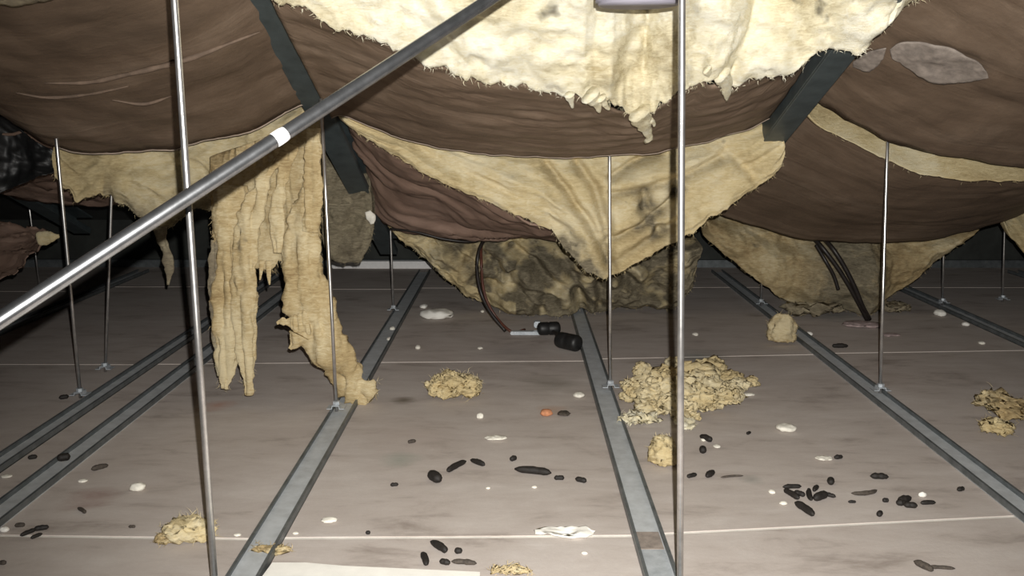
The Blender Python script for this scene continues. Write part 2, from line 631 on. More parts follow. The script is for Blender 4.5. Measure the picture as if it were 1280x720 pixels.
# joiner sleeve and the pale new length at the near end of the middle channel
for (ya, yb, mt, nm) in ((1.335, 1.395, 'paper', 'joiner_plate'), (0.92, 1.332, 'clip', 'joiner_sleeve')):
    bm = bmesh.new()
    box_bm(bm, (0.223 - 0.0205, ya, 0.0024), (0.223 + 0.0205, yb, 0.0038))
    o = from_bm(nm, bm, M[mt], ch_c)
channel(-0.416, 0.9, 3.95, 'galvanised channel whose near end runs past the white board')
channel(0.915, 0.6, 3.95, 'galvanised channel crossing the right side beside the large group of droppings')
channel(1.589, 0.6, 3.95, 'dim galvanised channel near the wall on the right, under two thin hangers')
channel(-0.918, 0.6, 3.95, 'galvanised channel with a dark dropping on its edge, nearer of the close pair')
channel(-1.052, 0.6, 3.95, 'galvanised channel at the feet of two thin hangers, farther of the close pair', 0.046)
channel(-1.70, 0.9, 3.95, 'dim galvanised channel farthest out on the left under the sagging roll')
channel(2.26, 0.6, 3.95, 'dim galvanised channel farthest out on the right against the dark wall')

# ------------------------------------------------------------------ rafters


def rafter(a, b, label, wd=0.066, dp=0.07, e0=0.4, e1=3.35):
    d = (b - a)
    d = d / d.y
    p0, p1 = a + d * (e0 - a.y), a + d * (e1 - a.y)
    t = empty('roof_rafter', p1, label, 'rafter', 'teal steel rafters')
    nrm = V((0, d.z, -1)).normalized() * -1           # upward
    sx = V((1, 0, 0))

    def bar(x0, x1, z0, z1):
        bm = bmesh.new()
        q = []
        for p in (p0, p1):
            q.append([bm.verts.new(p + sx * x + nrm * z) for x, z in ((x0, z0), (x1, z0), (x1, z1), (x0, z1))])
        bm.faces.new(q[0]); bm.faces.new(q[1][::-1])
        for k in range(4):
            bm.faces.new((q[0][k], q[0][(k + 1) % 4], q[1][(k + 1) % 4], q[1][k]))
        bmesh.ops.bevel(bm, geom=[e for e in bm.edges], offset=0.0015, segments=1, affect='EDGES')
        return bm
    from_bm('bottom_flange', bar(-wd / 2, wd / 2, 0, 0.006), M['steel_paint'], t)
    from_bm('top_flange', bar(-wd / 2, wd / 2, dp - 0.006, dp), M['steel_paint'], t)
    from_bm('web', bar(-wd / 2, -wd / 2 + 0.005, 0.0065, dp - 0.0065), M['steel_paint'], t)
    from_bm('lip', bar(wd / 2 - 0.004, wd / 2, 0.0065, 0.022), M['steel_paint'], t)
    return t


rafter(P(328, 0, 1.767), P(440, 225, 2.633), 'dark teal steel rafter behind the crossing conduit, between the brown and torn rolls')
rafter(P(1056, 66, 1.76), P(976, 168, 2.21), 'dark teal steel rafter coming out under the white end of the torn wool', 0.058, e1=2.85)
rafter(V((-1.69, 1.9, 0.90)), V((-1.69, 2.5, 0.64)), 'dark teal steel rafter beyond the left edge of the brown roll', e1=3.4)
rafter(V((1.93, 1.9, 0.90)), V((1.93, 2.5, 0.64)), 'dark teal steel rafter beyond the right edge of the brown roll', e1=3.4)

# ================================================================== INSULATION ROLLS
GI = 'sagging insulation rolls'
SL = 0.42


def far_curve(pts, Y):
    return [P(x, y, Y) for x, y in pts]


def extrude_rows(curve, Y0, n, slope=SL, gather=0.0):
    """rows from the near edge (first) to the far edge (last)"""
    rows = []
    Yf = curve[0].y
    for v in range(n):
        t = v / (n - 1)
        dy = (Yf - Y0) * (1 - t)
        rows.append([p + V((0, -dy, slope * dy)) for p in curve])
    return rows


def hem(curve, parent, r=0.0025, lift=0.0):
    bm = bmesh.new()
    tube_bm(bm, curve, r, 6)
    return from_bm('hem', bm, M['hem'], parent, True)


def facing(curve, Y0, parent, nu=120, nv=50, slope=SL, amp=0.010, fold=0.012, seed=0.0, mat='facing', with_hem=True, fold_f=5.0):
    c = spline(curve, nu)
    rows = extrude_rows(c, Y0, nv, slope)
    o, D = sheet('facing', rows, M[mat], parent, 0.006, amp, 3.5, fold, (0.9, 5.0, 1.0), fold_f, 0.004, None, seed, False, V((0, -0.4, -1)))
    if with_hem:
        hem(D[-1], parent)
    return D


# --- first row, left bay: whole brown roll
r1l = empty('insulation_roll', P(150, 120, 1.9), 'whole brown-faced insulation roll sagging above the tan hanging wool strips', 'insulation', GI)
c = far_curve([(-200, 40), (-90, 95), (0, 146), (40, 174), (72, 188), (120, 192), (190, 189), (250, 180), (320, 160), (374, 133), (384, 124)], 2.18)
facing(c, 1.1, r1l, seed=1.0, slope=0.45)

cs_l = spline(c, 160)


def on_left(x, y, d):
    lo_, hi_ = 0.8, 2.4
    for _ in range(40):
        Y = (lo_ + hi_) / 2
        p = P(x, y, Y)
        z = cs_l[0].z if p.x < cs_l[0].x else cs_l[-1].z
        for a, b in zip(cs_l, cs_l[1:]):
            if a.x <= p.x <= b.x:
                z = a.z + (b.z - a.z) * (p.x - a.x) / (b.x - a.x)
                break
        if p.z > z + 0.45 * (2.18 - Y) - d:
            hi_ = Y
        else:
            lo_ = Y
    return P(x, y, lo_)


def crease(parent, f, pts, r, mat):
    q = spline([f(x, y, 0.004) for x, y in pts], 40)
    bm = bmesh.new()
    tube_bm(bm, q, [r * (0.25 + 0.75 * math.sin(math.pi * k / 39)) * (1 + 0.5 * noise.noise(p * 30)) for k, p in enumerate(q)], 8)
    return from_bm('crease', bm, M[mat], parent, True)


crease(r1l, on_left, [(55, 104), (110, 103), (150, 95), (190, 86), (225, 77), (262, 64), (298, 50), (325, 40)], 0.006, 'crease')
crease(r1l, on_left, [(20, 116), (60, 122), (110, 118), (160, 108)], 0.004, 'crease')
crease(r1l, on_left, [(140, 125), (180, 130), (215, 120)], 0.004, 'crease')

top = [on_left(x, y, 0.02) for x, y in ((-60, -60), (0, -60), (60, -58), (95, -50))]
bot = [on_left(x, y, 0.02) for x, y in ((-60, 12), (-20, 6), (20, 8), (50, 4), (72, -2), (95, -30))]
sheet('wool', grid(top, bot, 40, 16), M['wool_dusty'], r1l, 0.012, 0.008, 9, 0.008, (1, 1, 1), 7, 0.01, None, 9.0, True, V((0, -0.5, -1)))

# --- first row, middle bay: facing with the wool torn out below it
r1c = empty('insulation_roll', P(700, 120, 1.9), 'insulation roll with bright torn wool hanging over its brown facing', 'insulation', GI)
cc = [(414, 148), (432, 148), (480, 163), (560, 183), (640, 193), (700, 197), (760, 196), (830, 190), (890, 177), (940, 160), (962, 148)]
c1 = far_curve(cc, 2.18)
c1s = spline(c1, 120)


def zface(X, Y):
    """height of the undisturbed middle facing"""
    if X <= c1s[0].x:
        z = c1s[0].z + (X - c1s[0].x) * -0.5
    elif X >= c1s[-1].x:
        z = c1s[-1].z + (X - c1s[-1].x) * 0.55
    else:
        for a, b in zip(c1s, c1s[1:]):
            if a.x <= X <= b.x:
                z = a.z + (b.z - a.z) * (X - a.x) / (b.x - a.x)
                break
    return z + 0.43 * (2.18 - Y)


def on_face(x, y, d):
    """where a sight line meets the facing lowered by d"""
    lo_, hi_ = 0.8, 2.6
    for _ in range(40):
        Y = (lo_ + hi_) / 2
        p = P(x, y, Y)
        if p.z > zface(p.x, Y) - d:
            hi_ = Y
        else:
            lo_ = Y
    return P(x, y, lo_)


low = [(330, -22), (362, 2), (385, 18), (412, 30), (440, 42), (470, 54), (500, 70), (522, 80), (560, 92), (600, 104), (650, 113), (690, 120), (712, 124), (726, 122), (742, 130),
       (760, 128), (780, 142), (800, 150), (812, 140), (830, 128), (846, 118), (862, 106), (880, 95), (893, 96), (905, 112), (916, 106), (930, 102), (960, 92), (990, 80), (1015, 72),
       (1035, 62), (1052, 66), (1066, 70), (1080, 62), (1092, 44), (1112, 22), (1150, 0), (1190, -30)]


def on_tear(x, y):
    q = on_face(x, y, 0.018)
    k = max(0.0, min(1.0, (x - 940) / 100))      # past the rafter the torn end drapes over its near side
    return P(x, y, q.y + (min(q.y, 1.66) - q.y) * k)


base = resample([on_tear(x, y) for x, y in low], 260)
# the facing is left only from the tear to the far edge
tear = sorted(base, key=lambda q: q.x)


def y_tear(X):
    near = [q.y for q in tear if abs(q.x - X) < 0.03]
    return max(near) if near else (tear[0].y if X < tear[0].x else tear[-1].y)


fr = []
for v in range(40):
    t = v / 39
    row = []
    for p in c1s:
        Y0 = min(2.10, y_tear(p.x) + 0.012)
        Y = Y0 + (2.18 - Y0) * t
        row.append(V((p.x, Y, p.z + 0.43 * (2.18 - Y))))
    fr.append(row)
_, D1 = sheet('facing', fr, M['facing'], r1c, 0.006, 0.008, 3.5, 0.010, (0.9, 5.0, 1.0), 5.0, 0.003, None, 2.0, False, V((0, -0.4, -1)))
hem(D1[-1], r1c, 0.0016)
rows = []
nv = 90
for v in range(nv):
    t = v / (nv - 1)                      # 0: up under the roof, 1: torn lower edge
    s_ = 1 - t
    row = []
    for i, q in enumerate(base):
        bulge = math.sin(math.pi * min(1.0, s_ * 1.15)) * 0.05
        row.append(V((q.x * (1 + (0.14 if q.x > 0.35 else -0.10) * s_), q.y - 0.02 - (0.20 + 0.45 * max(0.0, min(1.0, (i - 195) / 45))) * s_ - bulge * (0.4 + s_), q.z + 0.44 * s_ ** 1.05)))
    rows.append(row)
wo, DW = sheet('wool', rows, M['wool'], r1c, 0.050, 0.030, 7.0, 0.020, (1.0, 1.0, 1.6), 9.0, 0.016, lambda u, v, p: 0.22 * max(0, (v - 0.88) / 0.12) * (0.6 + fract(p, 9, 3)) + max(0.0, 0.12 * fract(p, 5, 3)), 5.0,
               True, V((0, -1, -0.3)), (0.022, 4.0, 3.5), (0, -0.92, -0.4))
fuzz('loose_fibres', DW[-1] + DW[-2], M['wool'], r1c, 700, 0.014)


def tuft_strip(name, pts, wid, mat, parent, nseg=26, seed=0.0, amp=0.006, thick=0.5, seg=20, wob=0.0, along=0.9):
    """a limp tapering lump of wool along a line"""
    c_ = spline(pts, nseg)
    ws = resample([V((a, 0, 0)) for a in wid], nseg) if False else None
    n = len(wid)
    vs_, fs = [], []
    for i, p in enumerate(c_):
        f = i / (nseg - 1) * (n - 1)
        k = min(int(f), n - 2)
        w_ = (wid[k] + (wid[k + 1] - wid[k]) * (f - k)) * (1 + wob * fract(V((seed * 7.1, i / nseg * 2.2, 0)), 4.0, 4))
        t = (c_[min(i + 1, nseg - 1)] - c_[max(i - 1, 0)]).normalized()
        a = t.cross(V((0, 1, 0)))
        a = a.normalized() if a.length > 1e-4 else V((1, 0, 0))
        b = t.cross(a).normalized()
        for s in range(seg):
            an = 2 * math.pi * s / seg
            q = p + a * math.cos(an) * w_ / 2 + b * math.sin(an) * w_ / 2 * thick
            h = amp * (1.3 * fract(V((q.x * 2.2, q.y * 2.2, q.z * along)) + V((seed, seed, 0)), 16, 4) + 0.35 * fract(q + V((seed, 0, seed)), 45, 3))
            h *= min(1.0, w_ / 0.02)
            vs_.append(q + (q - p).normalized() * h)
    for i in range(nseg - 1):
        for s in range(seg):
            fs.append((i * seg + s, i * seg + (s + 1) % seg, (i + 1) * seg + (s + 1) % seg, (i + 1) * seg + s))
    fs.append(tuple(range(seg))[::-1])
    fs.append(tuple((nseg - 1) * seg + s for s in range(seg)))
    o = from_data(name, vs_, fs, mat, parent)
    return o, vs_


for k, (pts, wd) in enumerate((([(800, 140), (806, 156), (812, 172), (806, 178)], [34, 22, 14, 6]),
                               ([(806, 150), (816, 152), (818, 158)], [10, 7, 3]),
                               ([(903, 92), (908, 108), (909, 126)], [26, 16, 4]),
                               ([(884, 86), (888, 96), (888, 104)], [14, 8, 3]),
                               ([(738, 118), (746, 130), (750, 141)], [24, 14, 3]),
                               ([(752, 122), (757, 132), (762, 137)], [12, 8, 3]),
                               ([(1046, 56), (1058, 63), (1064, 71)], [26, 24, 10]),
                               ([(1078, 52), (1092, 48), (1110, 46)], [14, 10, 3]),
                               ([(712, 118), (714, 128), (716, 135)], [12, 8, 3]))):
    q = [on_face(x, y, 0.030) for x, y in pts]
    m_ = px_m(q[0])
    tuft_strip('wool_tuft', q, [a * m_ for a in wd], M['wool'], r1c, 16, k * 1.3, 0.004)

# --- first row, right bay
r1r = empty('insulation_roll', P(1200, 120, 1.9), 'brown-faced insulation roll with a pale torn patch, sagging on the right', 'insulation', GI)
cr = far_curve([(1010, 118), (1022, 130), (1060, 152), (1110, 174), (1160, 191), (1220, 204), (1280, 212), (1340, 214), (1420, 205), (1520, 170), (1600, 120)], 2.18)
DR = facing(cr, 1.1, r1r, seed=3.0, slope=0.42, with_hem=False)
# pale torn patch where the outer paper has peeled off
crs = spline(cr, 200)


def on_right(x, y, d):
    lo_, hi_ = 0.8, 2.6
    for _ in range(40):
        Y = (lo_ + hi_) / 2
        p = P(x, y, Y)
        z = None
        for a, b in zip(crs, crs[1:]):
            if a.x <= p.x <= b.x:
                z = a.z + (b.z - a.z) * (p.x - a.x) / (b.x - a.x)
                break
        if z is None:
            z = crs[0].z if p.x < crs[0].x else crs[-1].z
        if p.z > z + 0.42 * (2.18 - Y) - d:
            hi_ = Y
        else:
            lo_ = Y
    return P(x, y, lo_)


top = [on_right(x, y, 0.016) for x, y in ((1112, 62), (1124, 55), (1150, 54), (1175, 58), (1200, 68), (1222, 80), (1234, 92))]
bot = [on_right(x, y, 0.016) for x, y in ((1114, 70), (1130, 84), (1150, 96), (1172, 106), (1196, 106), (1216, 103), (1236, 98))]
sheet('torn_patch', grid(top, bot, 50, 18), M['paper'], r1r, 0.003, 0.004, 14, 0.006, (1, 1, 1), 9, 0.006, None, 7.0, True, V((0, -0.4, -1)))[0]['label'] = 'pale torn paper patch'
top = [on_right(x, y, 0.014) for x, y in ((1066, 78), (1080, 68), (1096, 62), (1108, 60))]
bot = [on_right(x, y, 0.014) for x, y in ((1066, 86), (1082, 90), (1096, 82), (1104, 74))]
sheet('torn_patch', grid(top, bot, 26, 12), M['paper'], r1r, 0.003, 0.004, 14, 0.006, (1, 1, 1), 9, 0.006, None, 8.0, True, V((0, -0.4, -1)))[0]['label'] = 'small pale torn paper patch'


# --- second row: wool faces seen edge-on below the first row, and their brown facing behind
def wool_face(parent, lowpx, Y, up, nu, nv, mat, thick=0.05, amp=0.018, freq=7, fold=0.02, fd=(1, 1, 1), ff=7.0, rag=0.010, dust=None, seed=0.0, belly=0.0, topz=None, fz=500, yfun=None, sharp=True, fuv=None, taper=True, grooves=None):
    lowp = [P(x, y, yfun(x, y) if yfun else Y) for x, y in lowpx]
    topp = []
    for i, q in enumerate(lowp):
        z = topz(q.x) if topz else q.z + up
        z = max(z, q.z + 0.02)
        topp.append(V((q.x, q.y + 0.05, z)))
    o, D = sheet('wool', grid(topp, lowp, nu, nv, belly, not sharp), M[mat], parent, thick, amp, freq, fold, fd, ff, rag, dust, seed, taper, V((0, -1, -0.2)), fuv, (0, -1, -0.15), grooves)
    if fz:
        fuzz('loose_fibres', D[-1], M[mat], parent, fz, 0.014)
    return D


def z_edge(curve, extra):
    cs = spline(curve, 150)

    def f(X):
        if X <= cs[0].x:
            return cs[0].z + extra
        for a, b in zip(cs, cs[1:]):
            if a.x <= X <= b.x:
                return a.z + (b.z - a.z) * (X - a.x) / max(1e-6, b.x - a.x) + extra
        return cs[-1].z + extra
    return f


r2c = empty('insulation_roll', P(700, 260, 2.5), 'insulation roll torn to a deep yellow point behind the middle hanger', 'insulation', GI)
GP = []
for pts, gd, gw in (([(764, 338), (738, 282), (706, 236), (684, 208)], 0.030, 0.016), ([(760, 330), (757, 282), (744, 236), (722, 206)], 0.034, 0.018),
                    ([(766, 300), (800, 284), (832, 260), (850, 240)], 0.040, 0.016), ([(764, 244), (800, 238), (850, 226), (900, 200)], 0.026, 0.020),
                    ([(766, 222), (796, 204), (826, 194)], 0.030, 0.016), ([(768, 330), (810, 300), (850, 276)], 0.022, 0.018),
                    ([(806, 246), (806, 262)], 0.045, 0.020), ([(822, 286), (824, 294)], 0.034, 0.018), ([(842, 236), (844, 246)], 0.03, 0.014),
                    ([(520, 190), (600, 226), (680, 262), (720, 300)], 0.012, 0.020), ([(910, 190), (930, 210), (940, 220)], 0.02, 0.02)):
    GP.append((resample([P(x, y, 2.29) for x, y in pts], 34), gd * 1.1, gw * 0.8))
SHADE_DIRT = [(P(x, y, 2.28), r) for x, y, r in ((806, 255, 0.028), (822, 290, 0.024), (843, 240, 0.018), (722, 326, 0.04), (706, 308, 0.03), (742, 346, 0.03), (825, 266, 0.012), (812, 276, 0.012), (798, 284, 0.012))]  # shade of the holes painted dark, and dirt on the torn tip
lowc = [(424, 146), (430, 152), (470, 180), (520, 211), (580, 240), (640, 268), (658, 274), (690, 292), (712, 318), (736, 344), (755, 350), (772, 342), (800, 326), (850, 300), (900, 266), (950, 231), (976, 210), (981, 192), (972, 172), (964, 160)]


def dust_shade2(u, v, p):  # dust and dirt, plus shade of holes and folds put into the colour
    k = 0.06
    for q, r in SHADE_DIRT:
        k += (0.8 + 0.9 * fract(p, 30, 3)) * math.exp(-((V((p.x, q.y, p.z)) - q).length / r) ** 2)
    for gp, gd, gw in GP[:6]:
        k += 0.50 * math.exp(-min((V((p.x, g.y, p.z)) - g).length_squared for g in gp) / (gw * gw * 0.30)) * (0.55 + 0.8 * fract(p, 6, 2))  # grooves coloured darker for fold shade, with dirt caught in them
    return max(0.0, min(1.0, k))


wool_face(r2c, lowc, 2.27, 0.2, 240, 90, 'wool_aged', 0.055, 0.016, 5, 0.018, (1.0, 1.0, 1.3), 5.0, 0.007, dust_shade2, 11.0, 0.03, z_edge(c1, 0.03), 350, fuv=(0.022, 3.2, 2.6), grooves=GP)
c2 = far_curve([(448, 196), (462, 238), (484, 278), (520, 290), (560, 297), (600, 301), (650, 297), (700, 300), (760, 296), (830, 270), (900, 226), (940, 196)], 2.9)
fc2 = [P(x, y, 2.33) for x, y in ((434, 150), (470, 170), (520, 201), (580, 230), (640, 258), (690, 280), (760, 288), (830, 278), (900, 256), (960, 215))]
sheet('facing', grid(fc2, c2, 160, 70), M['facing_red'], r2c, 0.006, 0.014, 4.0, 0.0, (1, 1, 1), 3.0, 0.004, None, 12.0, False, V((0, -0.5, -1)), (0.055, 2.2, 3.2))

r2r = empty('insulation_roll', P(1150, 230, 2.5), 'smooth dark brown insulation roll under the pale yellow edge on the right', 'insulation', GI)
lowr = [(1004, 138), (1016, 150), (1032, 162), (1060, 176), (1100, 196), (1150, 218), (1200, 225), (1240, 226), (1280, 226), (1340, 224), (1450, 196), (1560, 140)]
wool_face(r2r, lowr, 2.26, 0.2, 160, 24, 'wool_aged', 0.05, 0.004, 6, 0.004, (1, 1, 3), 5, 0.004, lambda u, v, p: 0.12, 13.0, 0.0, z_edge(cr, 0.05), 60, taper=False)
c2r = far_curve([(850, 226), (880, 258), (905, 272), (960, 290), (1000, 301), (1040, 305), (1100, 305), (1160, 300), (1215, 289), (1262, 276), (1300, 256), (1400, 210), (1480, 150)], 2.95)
fc2r = [P(x, y, 2.33) for x, y in ((985, 118), (1004, 130), (1016, 142), (1032, 154), (1060, 168), (1100, 188), (1150, 210), (1200, 217), (1240, 218), (1280, 218), (1340, 216), (1450, 188), (1560, 132))]
sheet('facing', grid(fc2r, c2r, 150, 50), M['facing'], r2r, 0.006, 0.008, 3.5, 0.0, (1, 1, 1), 3.0, 0.004, None, 14.0, False, V((0, -0.5, -1)), (0.018, 2.0, 3.0))

r2l = empty('insulation_roll', P(180, 230, 2.4), 'ragged insulation roll with a pale torn edge under the whole brown roll', 'insulation', GI)
lowl = [(66, 196), (72, 225), (82, 238), (98, 250), (112, 246), (126, 242), (142, 248), (160, 262), (182, 277), (202, 284), (222, 276), (245, 262), (262, 262), (275, 284), (300, 282), (330, 270), (360, 262), (386, 250), (396, 200), (398, 150)]
wool_face(r2l, lowl, 2.27, 0.2, 200, 50, 'wool_aged', 0.05, 0.018, 6, 0.020, (1, 1, 1.6), 5, 0.012, lambda u, v, p: 0.15 + 0.55 * max(0, (v - 0.55) / 0.45) * (u > 0.2), 15.0, 0.01, z_edge(c, 0.03), 250, fuv=(0.025, 4.0, 2.5))
c2l = far_curve([(-220, 120), (-120, 190), (0, 243), (80, 256), (160, 258), (250, 252), (330, 232), (400, 204), (428, 180)], 2.95)
facing(c2l, 2.34, r2l, 120, 40, 0.42, 0.010, 0.03, 16.0, 'facing_red', False)

# --- third row
r3c = empty('insulation_roll', P(640, 340, 3.1), 'dust-covered slumped insulation behind the black connectors, its lower edge yellow', 'insulation', GI)
low3 = [(486, 282), (497, 292), (530, 322), (570, 356), (608, 384), (630, 390), (660, 392), (700, 392), (740, 390), (800, 388), (840, 384), (862, 360), (872, 335), (872, 310)]


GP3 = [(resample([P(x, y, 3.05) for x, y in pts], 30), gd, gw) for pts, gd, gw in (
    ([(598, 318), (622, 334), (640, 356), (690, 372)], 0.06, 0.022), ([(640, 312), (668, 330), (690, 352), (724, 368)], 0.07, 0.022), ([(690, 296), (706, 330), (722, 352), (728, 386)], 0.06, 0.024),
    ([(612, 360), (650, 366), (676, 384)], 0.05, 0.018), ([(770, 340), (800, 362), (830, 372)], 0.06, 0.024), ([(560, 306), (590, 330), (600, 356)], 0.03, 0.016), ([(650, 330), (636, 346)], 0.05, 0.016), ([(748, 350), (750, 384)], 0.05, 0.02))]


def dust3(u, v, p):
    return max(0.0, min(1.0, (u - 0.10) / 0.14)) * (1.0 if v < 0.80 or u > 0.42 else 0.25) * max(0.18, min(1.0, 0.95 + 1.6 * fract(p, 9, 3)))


def y3(x, y):
    q = Fl(x, y, 0.014)
    return min(3.12, q.y if q.y > 0 else 3.12)


t3 = z_edge(far_curve([(480, 262), (560, 282), (640, 288), (700, 286), (760, 290), (850, 300), (880, 300)], 3.1), 0.0)
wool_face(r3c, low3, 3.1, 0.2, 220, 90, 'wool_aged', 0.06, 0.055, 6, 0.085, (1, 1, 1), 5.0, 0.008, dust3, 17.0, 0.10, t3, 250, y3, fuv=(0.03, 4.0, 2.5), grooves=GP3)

r3r = empty('insulation_roll', P(1050, 340, 3.1), 'slumped tan insulation forming a V under the smooth brown roll', 'insulation', GI)
low3r = [(876, 270), (880, 296), (930, 338), (984, 376), (1004, 388), (1050, 392), (1086, 394), (1104, 384), (1140, 352), (1180, 320), (1216, 289)]
t3r = z_edge(far_curve([(870, 262), (905, 264), (960, 282), (1000, 293), (1040, 297), (1100, 297), (1160, 292), (1220, 280)], 3.1), 0.0)
wool_face(r3r, low3r, 3.1, 0.2, 180, 60, 'wool_tan', 0.06, 0.026, 6, 0.05, (1, 1, 1), 4.5, 0.006, lambda u, v, p: math.exp(-((u - 0.52) / 0.12) ** 2) * 0.85 + 0.15, 18.0, 0.06, t3r, 150, y3)

r3e = empty('insulation_roll', P(1290, 280, 3.0), 'yellow corner of insulation entering at the right edge beside a thin hanger', 'insulation', GI)
wool_face(r3e, [(1253, 272), (1262, 292), (1282, 316), (1330, 360), (1380, 372), (1450, 330), (1500, 260)], 3.0, 0.2, 80, 30, 'wool_aged', 0.05, 0.015, 7, 0.02, (1, 1, 1), 6, 0.008, None, 19.0, 0.0,
          z_edge(far_curve([(1253, 264), (1290, 262), (1380, 230), (1500, 190)], 3.0), 0.0), 100)
r3l = empty('insulation_roll', P(0, 310, 2.8), 'small brown insulation end with a yellow tip at the left edge', 'insulation', GI)
top = [P(x, y, 2.75) for x, y in ((-140, 215), (-60, 255), (0, 276), (36, 286), (62, 294))]
bot = [P(x, y, 2.6) for x, y in ((-140, 430), (-60, 400), (0, 354), (28, 330), (56, 301))]
sheet('facing', grid(top, bot, 60, 30), M['facing_red'], r3l, 0.006, 0.008, 5, 0.03, (1, 1, 4), 4, 0.004, None, 20.0, True, V((0, -1, -0.4)))
tuft_strip('wool_tuft', [P(48, 300, 2.6), P(62, 297, 2.6), P(74, 295, 2.6)], [0.04, 0.032, 0.008], M['wool_aged'], r3l, 16, 2.0, 0.006)

# dusty clump behind the left rafter, with a white scrap in it
cl = empty('wool_clump', P(430, 300, 2.75), 'dusty grey wool clump hanging in the dark behind the left rafter', 'insulation')
lowk = [(400, 230), (404, 300), (412, 326), (430, 330), (452, 326), (464, 306), (468, 280), (462, 240)]
wool_face(cl, lowk, 2.75, 0.12, 70, 50, 'wool_dusty', 0.05, 0.03, 8, 0.05, (1, 1, 1), 8, 0.012, lambda u, v, p: 0.7, 21.0, 0.03, lambda X: 0.62, 150)
o, _ = tuft_strip('white_scrap', [P(460, 264, 2.7), P(463, 272, 2.7), P(465, 280, 2.7)], [0.02, 0.03, 0.012], M['crumb'], cl, 12, 3.0, 0.004)
# small strip hanging beyond the conduit
ws = empty('wool_strip', P(206, 300, 2.5), 'thin grey wool strip hanging alone under the torn edge, below the conduit', 'insulation')
tuft_strip('wool', [P(200, 276, 2.4), P(204, 300, 2.42), P(210, 325, 2.42), (P(212, 340, 2.42)), P(210, 356, 2.42)], [0.05, 0.036, 0.022, 0.022, 0.006], M['wool_dusty'], ws, 30, 1.0, 0.008)

# ------------------------------------------------------------------ the long tan strips hanging to the floor
hs = empty('hanging_wool', P(340, 260, 2.1), 'tan torn wool hanging as long strips from the brown roll to the panels', 'insulation')
lowh = [(262, 222), (266, 262), (270, 300), (282, 330), (300, 338), (318, 332), (334, 338), (346, 330), (352, 322), (364, 334), (384, 336), (398, 322), (402, 260), (400, 205)]
toph = [(262, 196), (280, 190), (298, 184), (310, 180), (322, 175), (334, 170), (344, 164), (352, 160), (358, 158), (366, 154), (376, 150), (386, 146), (394, 142), (399, 140)]
tp = [P(x, y, 2.17) for x, y in toph]
lw = [P(x, y, 2.08) for x, y in lowh]
_, DH = sheet('wool', grid(tp, lw, 130, 80, 0.0, False), M['wool_tan'], hs, 0.025, 0.014, 8, 0.034, (2.2, 1.0, 0.5), 6.0, 0.014, lambda u, v, p: 0.12, 23.0, True, V((0, -1, -0.2)), None, (0, -1, -0.1))
fuzz('loose_fibres', DH[-1], M['wool_tan'], hs, 300, 0.02, 1.0)


def strand(pts, wd, Y, seed, amp=0.010, mat='wool_tan', Ys=None, n=90, thick=0.34):
    q = [P(x, y, (Ys[i] if Ys else Y)) for i, (x, y) in enumerate(pts)]
    return tuft_strip('strand', q, [a * px_m(q[0]) for a in wd], M[mat], hs, n, seed, amp * 1.25, thick, 36, 0.18, 0.28)


_, s1 = strand([(352, 186), (330, 225), (316, 262), (308, 300), (304, 350), (304, 400), (305, 450), (309, 494)], [12, 22, 28, 34, 36, 26, 24, 12], 2.05, 1.0)
_, s2 = strand([(290, 230), (286, 280), (282, 330), (280, 380), (281, 430), (282, 465), (280, 486)], [40, 44, 34, 30, 30, 30, 10], 2.06, 2.0)
fb = Fl(458, 500, 0.012)
_, s3 = strand([(384, 230), (378, 290), (376, 330), (386, 370), (396, 405), (416, 445), (438, 478), (462, 501)], [30, 36, 46, 54, 62, 50, 46, 26], 2.07, 3.0, 0.014, 'wool_tan', [2.09, 2.08, 2.07, 2.06, 2.06, 2.07, 2.09, fb.y], 70, 0.4)
_, s4 = strand([(386, 402), (370, 404), (352, 402), (346, 404)], [34, 22, 12, 4], 2.04, 4.0, 0.006)
strand([(372, 418), (366, 430), (362, 436)], [30, 16, 5], 2.04, 5.0, 0.006)
strand([(392, 160), (392, 220), (388, 290)], [18, 20, 20], 2.05, 6.0, 0.006)
strand([(364, 180), (352, 230), (346, 280), (346, 316)], [16, 16, 20, 8], 2.05, 7.0, 0.006)
strand([(336, 326), (336, 344), (337, 356)], [8, 6, 2], 2.06, 8.0, 0.003)
strand([(328, 326), (326, 342), (325, 350)], [8, 5, 2], 2.06, 9.0, 0.003)
strand([(268, 300), (268, 360), (272, 420), (274, 470)], [12, 16, 16, 6], 2.07, 10.0, 0.006, 'wool_dusty')
fuzz('loose_fibres', s1[::3] + s2[::3] + s3[::3], M['wool_tan'], hs, 900, 0.016, 0.8)
fuzz('loose_fibres', [p for p in s3[-160:]], M['wool_aged'], hs, 120, 0.022, 0.2)

# black crumpled plastic in the left corner
bp = empty('black_plastic_sheet', P(10, 200, 2.3), 'crumpled black plastic sheet beside the brown roll at the left edge', 'sheet')
top = [P(x, y, 2.32) for x, y in ((-120, 110), (-60, 120), (0, 140), (30, 168), (70, 190))]
bot = [P(x, y, 2.30) for x, y in ((-120, 300), (-60, 270), (0, 240), (40, 226), (72, 214))]
sheet('plastic', grid(top, bot, 70, 40), M['black'], bp, 0.003, 0.02, 8, 0.05, (1, 1, 1), 8, 0.006, None, 24.0, True, V((0, -1, -0.4)))

# grey duct collar showing above the torn wool
du = empty('duct_collar', P(800, 0, 1.20), 'pale grey round duct collar above the torn wool, by the top edge', 'duct')
bm = bmesh.new()
q = P(800, 0, 1.40)
r = bmesh.ops.create_cone(bm, cap_ends=True, segments=40, radius1=0.066, radius2=0.066, depth=0.36)
for v in r['verts']:
    v.co += q + V((0, 0.02, 0.175))
es = [e for e in bm.edges if all(abs(v.co.z - (q.z - 0.005)) < 1e-4 for v in e.verts)]
bmesh.ops.bevel(bm, geom=es, offset=0.004, segments=2, affect='EDGES')
from_bm('collar', bm, M['duct'], du, True)

